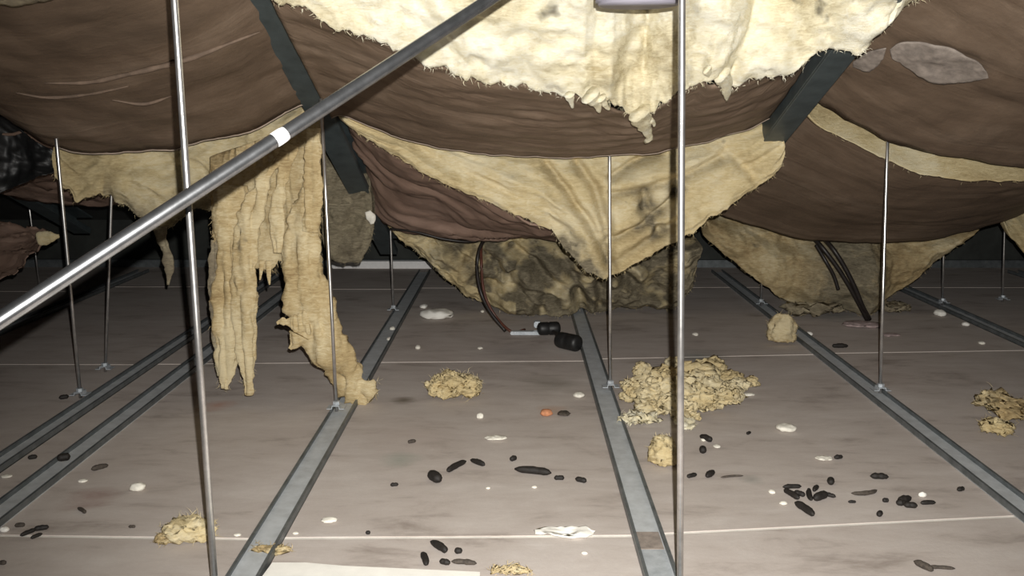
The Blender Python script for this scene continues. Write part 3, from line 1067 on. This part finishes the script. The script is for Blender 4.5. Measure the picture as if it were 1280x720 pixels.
# ================================================================== HANGERS
GH = 'galvanised hanger rods'


def hanger(foot, topp, label, r=0.004, clip=True, mat='zinc'):
    foot, topp = V(foot), V(topp)
    t = empty('hanger_rod', foot, label, 'hanger', GH)
    bm = bmesh.new()
    tube_bm(bm, [foot + V((0, 0, 0.006)), foot.lerp(topp, 0.33), foot.lerp(topp, 0.66), topp], r, 14)
    from_bm('rod', bm, M[mat], t, True)
    if clip:
        x, y = foot.x, foot.y
        bm = bmesh.new()
        # saddle bracket: a bent strap with two feet
        K = 0.82
        prof = [(-0.026, 0.0150), (-0.026, 0.0168), (-0.012, 0.0168), (-0.010, 0.024), (0.010, 0.024), (0.012, 0.0168), (0.026, 0.0168), (0.026, 0.0150), (0.0105, 0.0150), (0.0088, 0.0222), (-0.0088, 0.0222), (-0.0105, 0.0150)]
        a = [bm.verts.new((x + px_ * K, y - 0.014, z)) for px_, z in prof]
        b = [bm.verts.new((x + px_ * K, y + 0.014, z)) for px_, z in prof]
        n = len(prof)
        for k in range(n):
            bm.faces.new((a[k], a[(k + 1) % n], b[(k + 1) % n], b[k]))
        for quad in ((0, 1, 2, 11), (2, 3, 10, 11), (3, 4, 9, 10), (4, 5, 8, 9), (5, 6, 7, 8)):
            if quad == (0, 1, 2, 11):
                pass
            bm.faces.new([a[i] for i in quad][::-1])
            bm.faces.new([b[i] for i in quad])
        cp = from_bm('clip', bm, M['clip'], t)
        bm = bmesh.new()
        rr = bmesh.ops.create_cone(bm, cap_ends=True, segments=6, radius1=0.0085, radius2=0.0085, depth=0.007)
        for v in rr['verts']:
            v.co += V((x, y, 0.0277))
        from_bm('nut', bm, M['clip'], cp)
    return t


def hang_px(top, foot, label, r=0.004, Ytop=None, zf=0.0, ext=0.25):
    f = Fl(foot[0], foot[1], zf)
    tp_ = P(top[0], top[1], Ytop or f.y)
    d = (tp_ - f)
    return hanger(f, tp_ + d.normalized() * ext, label, r)


# near pair: feet below the frame
f = P(268, 720, 1.14)
tp_ = P(218, 0, 1.16)
d = (tp_ - f) / (tp_.z - f.z)
hanger(f - d * f.z, tp_ + d * 0.45, 'bright hanger rod passing behind the slanting conduit, full picture height', 0.0046)
f = P(850, 720, 1.13)
tp_ = P(852.5, 0, 1.15)
d = (tp_ - f) / (tp_.z - f.z)
hanger(f - d * f.z, tp_ + d * 0.45, 'bright hanger rod in front of the torn wool and large tuft, full picture height', 0.0046)
hang_px((762, 196), (763, 490), 'hanger rod in front of the deep yellow torn point, foot on the middle channel', 0.0042, 2.245)
hang_px((402, 140), (421, 517), 'hanger rod along the edge of the tan hanging strips, ending in a bluish clip', 0.0042, 2.06, ext=0.03)
hang_px((1109, 190), (1100, 494), 'hanger rod in front of the smooth brown roll, on the crossing channel', 0.0042, 2.245)
hang_px((72, 190), (101, 500), 'thin hanger rod by the left edge, nearer of two at the far channel', 0.0042)
hang_px((141, 195), (132, 467), 'thin hanger rod by the left edge, farther of the two beside the channel pair', 0.0040)
hang_px((42, 300), (51, 368), 'short dim hanger rod below the small brown end with a yellow tip', 0.004)
hang_px((488, 285), (492, 392), 'short hanger rod left of the slumped dusty insulation, beyond the tan strips', 0.004)
hang_px((955, 285), (951, 384), 'dim hanger rod in front of the tan V of slumped wool', 0.004)
hang_px((1180, 292), (1178, 383), 'dim hanger rod on the far right channel, beside the tip of the tan V', 0.004)
hang_px((1256, 278), (1253, 379), 'dim hanger rod standing in the dark by the yellow corner at right', 0.004)

# slanting conduit across the view
a, b = P(0, 400, 0.75), P(611, 0, 1.10)
d = (b - a)
a0 = a - d * ((a.z - 0.009) / d.z)
b0 = b + d * ((1.12 - b.z) / d.z)
cd = empty('conduit', a0, 'grey steel conduit slanting across the view from lower left to the roof', 'conduit')
bm = bmesh.new()
tube_bm(bm, [a0.lerp(b0, k / 6) for k in range(7)], 0.0076, 24)
from_bm('pipe', bm, M['conduit'], cd, True)
ta, tb = P(350, 194, 0.93), P(363, 185, 0.94)


def on_axis(p):
    t_ = (p - a0).dot(b0 - a0) / (b0 - a0).length_squared
    return a0.lerp(b0, t_)


bm = bmesh.new()
tube_bm(bm, [on_axis(ta).lerp(on_axis(tb), k / 3) for k in range(4)], [0.0078, 0.0082, 0.0081, 0.0078], 20)
from_bm('tape_band', bm, M['tape'], cd, True)

# ================================================================== CABLES AND FITTING


def cable(pts, r, mat, parent, name='strand', n=40):
    bm = bmesh.new()
    tube_bm(bm, spline(pts, n), r, 10)
    return from_bm(name, bm, M[mat], parent, True)


yc = 2.86
ck = empty('black_cable', P(600, 320, yc), 'black twin cable looping from the dusty insulation down to the connectors', 'cable')
e1 = Fl(632, 414, 0.006)
cable([P(620, 292, 2.98), P(604, 302, 2.9), P(597, 322, yc), P(597, 345, yc), P(602, 368, yc), P(614, 392, (yc + e1.y) / 2), e1], 0.0062, 'cable', ck)
cable([P(610, 296, 2.98), P(602, 308, 2.89), P(602, 330, yc - .02), P(603, 352, yc - .02), P(608, 374, yc - .02), P(620, 396, (yc + e1.y) / 2), Fl(640, 415, 0.007), Fl(656, 412, 0.006)], 0.0046, 'red_cable', ck)
cable([P(488, 286, 2.86), P(520, 290, 2.84), P(556, 299, 2.84), P(590, 302, 2.86), P(606, 296, 2.92)], 0.004, 'cable', ck)

g = Fl(660, 420, 0.0)
dl = empty('cable_connector', g, 'silver bracket with two black connectors lying beside the middle channel', 'connector')
m_ = px_m(g)
bm = bmesh.new()
p0, p1 = Fl(638, 418), Fl(678, 418)
box_bm(bm, (p0.x, p0.y - 0.014, 0.001), (p1.x, p0.y + 0.010, 0.012), 0.002)
from_bm('bracket', bm, M['clip'], dl)
bm = bmesh.new()
p2 = Fl(672, 414)
box_bm(bm, (p2.x - 0.012, p2.y - 0.01, 0.013), (p2.x + 0.010, p2.y + 0.02, 0.034), 0.003)
from_bm('terminal', bm, M['clip'], dl)


def capsule(name, c0, c1_, r0, r1, mat, parent):
    bm = bmesh.new()
    ks = [(0, 0.55), (0.06, 0.9), (0.15, 1.0), (0.45, 1.0), (0.5, 0.9), (0.55, 1.0), (0.85, 1.0), (0.94, 0.9), (1.0, 0.55)]
    tube_bm(bm, [c0.lerp(c1_, k) for k, _ in ks], [(r0 + (r1 - r0) * k) * s for k, s in ks], 18)
    return from_bm(name, bm, M[mat], parent, True)


capsule('plug', Fl(672, 411, 0.026) , Fl(700, 410, 0.026), 0.021, 0.022, 'black', dl)
capsule('plug', Fl(697, 424, 0.027), Fl(724, 430, 0.027), 0.025, 0.026, 'black', dl)
bm = bmesh.new()
tube_bm(bm, spline([Fl(690, 413, 0.02), Fl(696, 418, 0.022), Fl(702, 424, 0.025)], 10), 0.006, 8)
from_bm('lead', bm, M['cable'], dl, True)

ck2 = empty('black_cable', P(1040, 310, 3.0), 'pair of black cables dropping through the tan V of slumped wool', 'cable')
en = Fl(1084, 400, 0.008)
cable([P(1016, 296, 3.0), P(1030, 312, 2.96), P(1048, 336, 2.95), P(1064, 362, 2.95), P(1076, 384, 2.96), en], 0.0075, 'cable', ck2)
cable([P(1028, 296, 3.0), P(1042, 312, 2.95), P(1056, 334, 2.94), P(1069, 360, 2.94), P(1078, 382, 2.95), en + V((0.012, 0.01, 0))], 0.0075, 'cable', ck2)
cable([P(1020, 306, 2.98), P(1032, 326, 2.95), P(1042, 344, 2.95), P(1048, 362, 2.95)], 0.006, 'cable', ck2)

# white board offcut at the lower edge
wb = empty('white_board', Fl(470, 740), 'white board offcut lying across the lower edge beside the channel', 'board')
bm = bmesh.new()
q0, q1 = Fl(341, 713, 0.010), Fl(600, 714.5, 0.010)
pts = [(q0.x, q0.y), (q0.x + 0.05, q0.y + 0.004), (q0.x + 0.11, q0.y - 0.001), (q1.x, q1.y), (q1.x + 0.003, q1.y - 0.22), (q0.x - 0.02, q0.y - 0.22)]
xl = pts[0][0]
xr = pts[3][0]


def zb_(x):
    return 0.0145 + (0.0006 - 0.0145) * (x - xl) / (xr - xl)          # one end up on the channel, the other on the panel


lo_ = [bm.verts.new((x, y, zb_(x))) for x, y in pts]
hi_ = [bm.verts.new((x, y, zb_(x) + 0.009)) for x, y in pts]
bm.faces.new(lo_[::-1]); bm.faces.new(hi_)
for k in range(len(pts)):
    bm.faces.new((lo_[k], lo_[(k + 1) % len(pts)], hi_[(k + 1) % len(pts)], hi_[k]))
from_bm('board', bm, M['white'], wb)

# ================================================================== LOOSE THINGS ON THE PANELS


def lump(name, x, y, wpx, hpx, mat, label, cat, group=None, seed=0.0, flat=0.5, amp=0.35, freq=3.0, sub=4, fz=0, zb=0.0, fmat=None):
    """a lumpy piece whose base stands at pixel (x, y): wpx wide, hpx tall in view"""
    base_ = Fl(x, y, zb)
    m_ = px_m(base_)
    W = wpx * m_
    el = math.atan2(CAM_H, base_.y)
    Hh = hpx * m_
    z = max(0.0015, Hh * flat)
    dep = max(W * 0.35, (Hh - z * math.cos(el)) / math.sin(el) * 0.95)
    bm = bmesh.new()
    bmesh.ops.create_icosphere(bm, subdivisions=sub, radius=1.0)
    off = V((seed * 5.3, seed * 2.9, seed))
    sc = (W * max(W, dep) * 0.5) ** 0.5
    for v in bm.verts:
        n = v.co.normalized()
        h0 = 1 + 0.45 * amp * noise.noise(n * 1.6 + off)
        p = V((n.x * h0 * W / 2, n.y * h0 * dep / 2, max(n.z * h0, -0.5) * z * 0.75))
        k = fract(p / sc * 2.0 + off, freq / 2.0, 5) + 0.9 * abs(noise.noise(p / sc * freq * 2.2 + off)) + 0.6 * fract(p / sc + off, freq * 5.0, 4)
        tv = noise.turbulence_vector(p / sc * 5.0 + off, 4, False, noise_basis='PERLIN_ORIGINAL', amplitude_scale=0.62, frequency_scale=2.2)
        v.co = p + V((n.x, n.y, n.z)) * (amp * 0.11 * sc * k) + V((tv.x, tv.y, tv.z * 0.8)) * (amp * 0.22 * sc)
    mz = min(v.co.z for v in bm.verts)
    cen = base_ + V((0, dep * 0.5, -mz + 0.0004))
    pts_ = []
    for v in bm.verts:
        v.co += V((0, 0, -mz))
        pts_.append(v.co.copy())
    loc = base_ + V((0, dep * 0.42, 0.0004))
    if fz:
        t = empty(name, loc, label, cat, group)
        for v in bm.verts:
            v.co += loc
        from_bm('wool', bm, M[mat], t, True)
        up = [p + loc for p in pts_ if p.z > 0.1 * z]
        fuzz('loose_fibres', up, M[fmat or mat], t, int(fz * 2.2), min(0.022, W * 0.25), -0.5, 0.00042)
        return t
    o = from_bm(name, bm, M[mat], None, True)
    o.location = loc
    return tag(o, label, cat, group)


GT = 'yellow wool tufts on the panels'
lump('wool_tuft', 566, 502, 66, 34, 'wool_aged', 'yellow wool tuft lying alone on the middle panel', 'insulation', GT, 1.0, 0.55, 0.6, 3.4, 5, 160)
lump('wool_tuft', 578, 496, 44, 30, 'wool_aged', 'small yellow lump piled on the tuft on the middle panel', 'insulation', GT, 31.0, 0.6, 0.5, 3.4, 4, 60)
big = lump('wool_tuft', 860, 522, 138, 58, 'wool_aged', 'large spread of yellow wool behind the bright hanger, biggest tuft down', 'insulation', GT, 2.0, 0.36, 0.50, 4.2, 6, 700)
for (x, y, a_, b_, s_) in ((806, 508, 44, 26, 3), (905, 508, 54, 30, 4), (926, 492, 26, 20, 5), (830, 482, 44, 22, 6), (870, 500, 70, 46, 8), (794, 490, 30, 16, 9), (820, 522, 44, 18, 10), (915, 482, 30, 18, 11), (845, 462, 24, 16, 12), (890, 474, 40, 26, 13), (784, 502, 18, 12, 14), (940, 486, 22, 14, 15), (805, 472, 24, 18, 16), (858, 527, 36, 14, 17), (884, 516, 44, 26, 18)):
    o = lump('lump_source', x, y, a_, b_, 'wool_aged', None, None, None, 40.0 + s_, 0.6, 0.7, 3.6, 4)
    o.name = 'wool_lump'
    o.parent = big
    o.matrix_parent_inverse = Matrix.Translation(-V(big.location))
lump('wool_tuft', 831, 586, 34, 46, 'wool_aged', 'pale round wool tuft in front of the large spread, beside the middle channel', 'insulation', GT, 3.0, 0.6, 0.5, 3.2, 4, 80)
lump('wool_tuft', 980, 431, 36, 36, 'wool_tan', 'round tan wool ball against the crossing channel, before the tan V', 'insulation', GT, 4.0, 0.85, 0.4, 3.0, 4, 60, 0.002)
lump('wool_tuft', 232, 683, 62, 38, 'wool_aged', 'pale wool tuft beside the foot of the left bright hanger', 'insulation', GT, 5.0, 0.5, 0.55, 3.2, 4, 100)
lump('wool_tuft', 203, 683, 26, 18, 'wool_tan', 'small brownish wool scrap touching the pale tuft by the left hanger', 'insulation', GT, 6.0, 0.4, 0.7, 3.6, 4, 40)
lump('wool_tuft', 1252, 548, 40, 22, 'wool_aged', 'small yellow wool tuft near the right edge, before the flat brown scrap', 'insulation', GT, 7.0, 0.5, 0.8, 3.6, 4, 60)
lump('wool_tuft', 1270, 527, 50, 38, 'wool_tan', 'flat brownish wool scrap at the right edge, behind the yellow tuft', 'insulation', GT, 8.0, 0.3, 0.8, 3.4, 4, 60)
lump('wool_tuft', 1020, 398, 76, 18, 'wool_dusty', 'low dusty wool heap at the left foot of the tan V', 'insulation', GT, 9.0, 0.5, 0.6, 3.4, 4, 60)
lump('wool_tuft', 1118, 393, 44, 14, 'wool_dusty', 'low dusty wool heap at the right foot of the tan V', 'insulation', GT, 10.0, 0.5, 0.6, 3.4, 4, 40)
lump('wool_tuft', 640, 722, 46, 10, 'wool_tan', 'thin tan wool scrap at the corner of the white board', 'insulation', GT, 11.0, 0.3, 0.7, 3.4, 4, 50)
lump('wool_tuft', 800, 533, 50, 14, 'wool', 'thin pale wool scrap lying before the large spread', 'insulation', GT, 12.0, 0.3, 0.8, 3.6, 4, 60)
lump('wool_tuft', 860, 540, 22, 22, 'wool', 'pale wool wisp between the large spread and the droppings', 'insulation', GT, 13.0, 0.3, 0.8, 3.6, 3, 30)
lump('wool_tuft', 340, 694, 44, 8, 'wool_tan', 'thin wool fibres behind the left end of the white board', 'insulation', GT, 14.0, 0.3, 0.8, 3.6, 3, 40)

GC = 'pale crumbs on the panels'
for i, (x, y, a_, b_, mt, lb, fl_) in enumerate((
        (170, 615, 20, 13, 'crumb', 'squarish cream crumb on the panel near the left channel pair', 0.6),
        (410, 655, 20, 10, 'crumb', 'oval white crumb on the panel right of the left middle channel', 0.4),
        (296, 671, 9, 5, 'crumb', 'tiny white flake beside the left middle channel at the near joint', 0.4),
        (369, 669, 8, 5, 'crumb', 'tiny white flake just behind the near joint, below the oval crumb', 0.4),
        (600, 524, 9, 8, 'crumb', 'small round white crumb before the lone yellow tuft', 0.7),
        (619, 552, 28, 8, 'crumb', 'flat whitish flake in the middle panel between tuft and droppings', 0.25),
        (545, 400, 44, 16, 'white', 'white torn scrap behind the lone tuft, near the black cable', 0.5),
        (529, 386, 10, 7, 'white', 'small white bit standing behind the white torn scrap', 0.5),
        (490, 413, 7, 5, 'crumb', 'tiny pale crumb left of the white torn scrap, farther one', 0.6),
        (486, 426, 6, 5, 'crumb', 'tiny pale crumb left of the white torn scrap, nearer one', 0.6),
        (522, 437, 7, 6, 'crumb', 'tiny pale crumb before the white torn scrap', 0.6),
        (603, 391, 5, 4, 'crumb', 'tiny pale crumb under the black looping cable', 0.6),
        (724, 498, 15, 9, 'crumb', 'cream chip beside the middle channel at the hanger foot', 0.5),
        (683, 521, 15, 11, 'orange', 'orange-brown crumb on the middle panel near the hanger foot', 0.6),
        (705, 521, 16, 9, 'dropping_old', 'brown scrap beside the orange-brown crumb', 0.4),
        (985, 541, 26, 13, 'crumb', 'elongated cream chip alone on the panel right of the large spread', 0.45),
        (934, 496, 22, 5, 'crumb', 'thin pale sliver at the tip of the large wool spread', 0.4),
        (1032, 577, 22, 8, 'crumb', 'faint whitish flake beside a single dark dropping', 0.25),
        (1154, 622, 10, 7, 'white', 'white crumb above the dark clump of droppings by the channel', 0.7),
        (966, 618, 9, 7, 'crumb', 'small pale crumb left of the big cluster of droppings, farther one', 0.5),
        (980, 632, 10, 6, 'crumb', 'small pale crumb left of the big cluster of droppings, nearer one', 0.5),
        (708, 673, 74, 8, 'white', 'long white plaster flake lying along the near joint', 0.3),
        (610, 612, 6, 4, 'crumb', 'tiny white speck below the row of droppings, left one', 0.5),
        (668, 611, 7, 4, 'crumb', 'tiny white speck below the long dropping', 0.5),
        (731, 694, 8, 5, 'crumb', 'tiny white speck before the near joint by the middle channel', 0.5),
        (1013, 420, 8, 6, 'white', 'small white crumb right of the round tan wool ball', 0.6),
        (1082, 411, 48, 10, 'pink', 'pinkish pale flake where the pair of black cables lands', 0.25),
        (1116, 421, 24, 5, 'pink', 'thin pinkish flake right of the cables on the far panel', 0.25),
        (1178, 396, 14, 10, 'white', 'white chip at the foot of the hanger on the far right channel', 0.6),
        (1209, 408, 9, 6, 'white', 'white crumb on the far right channel, nearer than the chip', 0.6),
        (1229, 431, 8, 5, 'crumb', 'tiny pale crumb before the far right channel', 0.5),
        (4, 666, 12, 8, 'white', 'white crumb at the left edge beside the dark scraps', 0.6),
        (102, 604, 12, 6, 'crumb', 'small pale flake right of the left channel pair', 0.4),
        (6, 598, 14, 6, 'crumb', 'pale flake between the two channels of the left pair', 0.3),
        (870, 420, 8, 5, 'crumb', 'tiny pale crumb left of the round tan wool ball', 0.5),
        (600, 437, 7, 4, 'crumb', 'tiny pale crumb before the silver bracket', 0.5),
        (880, 552, 7, 5, 'crumb', 'tiny pale crumb right of the bright hanger near two droppings', 0.5),
        (897, 561, 9, 6, 'crumb', 'faint pale crumb right of two droppings beside the bright hanger', 0.3))):
    lump('plaster_crumb', x, y, a_, b_, mt, lb, 'crumb', GC, 60.0 + i, fl_, 0.32, 2.2, 3)

GD = 'animal droppings on the panels'
rd = random.Random(11)


def dropping(x, y, L, Wd, ang, label, mat='dropping', bend=0.1, zb=0.0, cat='dropping', name='dropping'):
    """a dropping centred at pixel (x, y): L x Wd pixels, ang degrees in the picture (0: level, positive: rising to the right)"""
    cen = Fl(x, y, zb)
    m_ = px_m(cen)
    el = math.atan2(CAM_H - zb, cen.y)
    dx, dy = math.cos(math.radians(ang)), math.sin(math.radians(ang)) / math.sin(el)
    ln = L * m_ * math.hypot(dx, dy) * 0.5
    ln = min(ln, L * m_ * 0.5 * 1.6)
    dirv = V((dx, dy, 0)).normalized()
    r_ = Wd * m_ * 0.5
    nrm = V((-dirv.y, dirv.x, 0))
    n = 11
    sd = rd.uniform(0, 100)
    pts_, rad_ = [], []
    for k in range(n):
        t = k / (n - 1) * 2 - 1
        pts_.append(dirv * (t * ln) + nrm * (bend * ln * (1 - t * t)) + V((0, 0, r_ * 0.92)))
        rad_.append(max(0.15 * r_, r_ * (1 - abs(t) ** 3.2) ** 0.5 * (1 + 0.22 * noise.noise(V((sd, k * 0.55, 0))))))
    bm = bmesh.new()
    tube_bm(bm, pts_, rad_, 10)
    for v in bm.verts:
        v.co += V((1, 1, 1)) * 0
        v.co.z = max(0.0003, v.co.z + 0.12 * r_ * noise.noise(v.co * (2.5 / max(r_, 1e-4)) + V((sd, 0, 0))))
    o = from_bm(name, bm, M[mat], None, True)
    o.location = cen
    return tag(o, label, cat, GD)


A = 'dark dropping '
for a_ in (
        (493, 608, 10, 5, 5, A + 'at the left end of the row on the middle panel'),
        (543, 602, 16, 14, -30, 'round ' + A + 'below the rising one in the middle row'),
        (571, 586, 25, 8, 30, 'elongated ' + A + 'rising to the right in the middle row'),
        (597, 581, 20, 7, -18, 'bent ' + A + 'right of the rising one in the middle row'),
        (642, 576, 8, 7, 20, 'tiny ' + A + 'just behind the longest one'),
        (666, 593, 46, 10, -6, 'longest ' + A + 'in the row on the middle panel'),
        (699, 600, 13, 6, 0, 'small ' + A + 'right of the longest one'),
        (726, 603, 14, 7, -12, A + 'at the right end of the row, near the middle channel'),
        (515, 554, 10, 5, 10, 'faint small ' + A + 'before the lone yellow tuft', 'dropping_old'),
        (460, 668, 6, 5, 0, 'tiny ' + A + 'alone just behind the near joint'),
        (548, 687, 25, 10, -28, A + 'slanting beyond the white board, before the near joint'),
        (573, 692, 10, 8, 0, 'small round ' + A + 'right of the slanting one behind the white board'),
        (530, 702, 20, 9, -60, 'steep ' + A + 'touching the white board edge'),
        (556, 706, 14, 8, -10, 'dark stubby dropping right behind the white board edge'),
        (580, 706, 32, 7, -4, 'flat greyish dropping along the white board edge', 'dropping_old'),
        (882, 551, 13, 8, -25, A + 'right of the bright hanger, behind the pair', 'dropping'),
        (879, 566, 7, 9, 70, 'small upright ' + A + 'right of the bright hanger'),
        (865, 597, 14, 6, 12, A + 'closest to the bright hanger, left of the pair with a trail'),
        (888, 596, 14, 8, 25, A + 'beside the faint curved trail'),
        (915, 597, 30, 3, 4, 'faint thin curved dropping trail right of the bright hanger', 'dropping_old'),
        (936, 543, 7, 4, 20, 'tiny ' + A + 'left of the elongated cream chip'),
        (1048, 574, 12, 6, 5, A + 'alone beside the faint whitish flake'),
        (990, 611, 24, 6, 2, 'level ' + A + 'at the top left of the big cluster'),
        (989, 621, 18, 8, -45, A + 'slanting at the left of the big cluster'),
        (999, 620, 12, 7, -20, 'short ' + A + 'inside the left half of the big cluster'),
        (1005, 640, 24, 10, -52, 'thick ' + A + 'slanting nearest in the big cluster'),
        (1013, 621, 22, 7, 60, A + 'rising steeply in the middle of the big cluster'),
        (1020, 613, 12, 6, 30, 'short ' + A + 'at the far top of the big cluster'),
        (1026, 625, 22, 11, 15, 'fat ' + A + 'at the right of the big cluster'),
        (1034, 621, 18, 6, -15, 'thin ' + A + 'at the right tip of the big cluster'),
        (1039, 605, 9, 9, 50, A + 'standing off behind the big cluster', 'dropping'),
        (1099, 599, 22, 8, -3, 'level ' + A + 'farthest back, between big cluster and channel'),
        (1080, 617, 36, 6, 6, 'pale curved dropping between the big cluster and the dark clump', 'dropping_old', -0.25),
        (1065, 629, 10, 4, 0, 'tiny flat ' + A + 'under the pale curved one'),
        (1107, 628, 8, 6, 0, 'tiny ' + A + 'left of the dark clump'),
        (1100, 645, 8, 7, 30, 'tiny ' + A + 'nearest the joint below the dark clump'),
        (1131, 628, 20, 9, 10, A + 'on the far side of the dark clump by the channel'),
        (1126, 632, 12, 8, 0, 'short ' + A + 'at the left of the dark clump by the channel'),
        (1138, 635, 16, 8, -5, A + 'on the near side of the dark clump by the channel'),
        (1160, 631, 20, 6, 2, 'level ' + A + 'right of the dark clump'),
        (1201, 614, 11, 6, 10, A + 'nearest the crossing channel'),
        (1154, 711, 18, 9, -38, A + 'alone near the lower right, before the near joint', 'dropping_old'),
        (1176, 712, 34, 5, -3, 'faint brown smear-like dropping at the lower right', 'dropping_old'),
        (1050, 435, 20, 6, 0, 'flat ' + A + 'on the far panel near the cables'),
        (80, 576, 14, 10, 10, A + 'lying on the edge of the nearer left channel', 'dropping', 0.1, 0.0145),
        (41, 574, 10, 6, 10, 'small ' + A + 'between the two channels of the left pair'),
        (52, 663, 16, 7, 10, A + 'in the lower left group, farthest from the edge'),
        (36, 668, 14, 6, 35, A + 'in the lower left group, middle one'),
        (46, 672, 10, 5, 35, 'small ' + A + 'in the lower left group, nearest the joint'),
        (25, 659, 12, 6, 5, 'faded dropping in the lower left group, nearest the channel', 'dropping_old'),
        (125, 587, 16, 7, 20, 'faded dropping on the panel right of the left channel pair', 'dropping_old'),
        (80, 499, 10, 6, 10, 'small ' + A + 'beyond the left channel pair near a hanger foot'),
        (102, 640, 18, 5, -20, 'brown scrap-like dropping on the reddish stain at left', 'dropping_old'),
        (3, 706, 10, 6, 0, 'small dark dropping in the lower left corner', 'dropping_old'),
        (165, 660, 9, 4, 0, 'tiny faded dropping behind the near joint at left', 'dropping_old'),
):
    dropping(*a_)
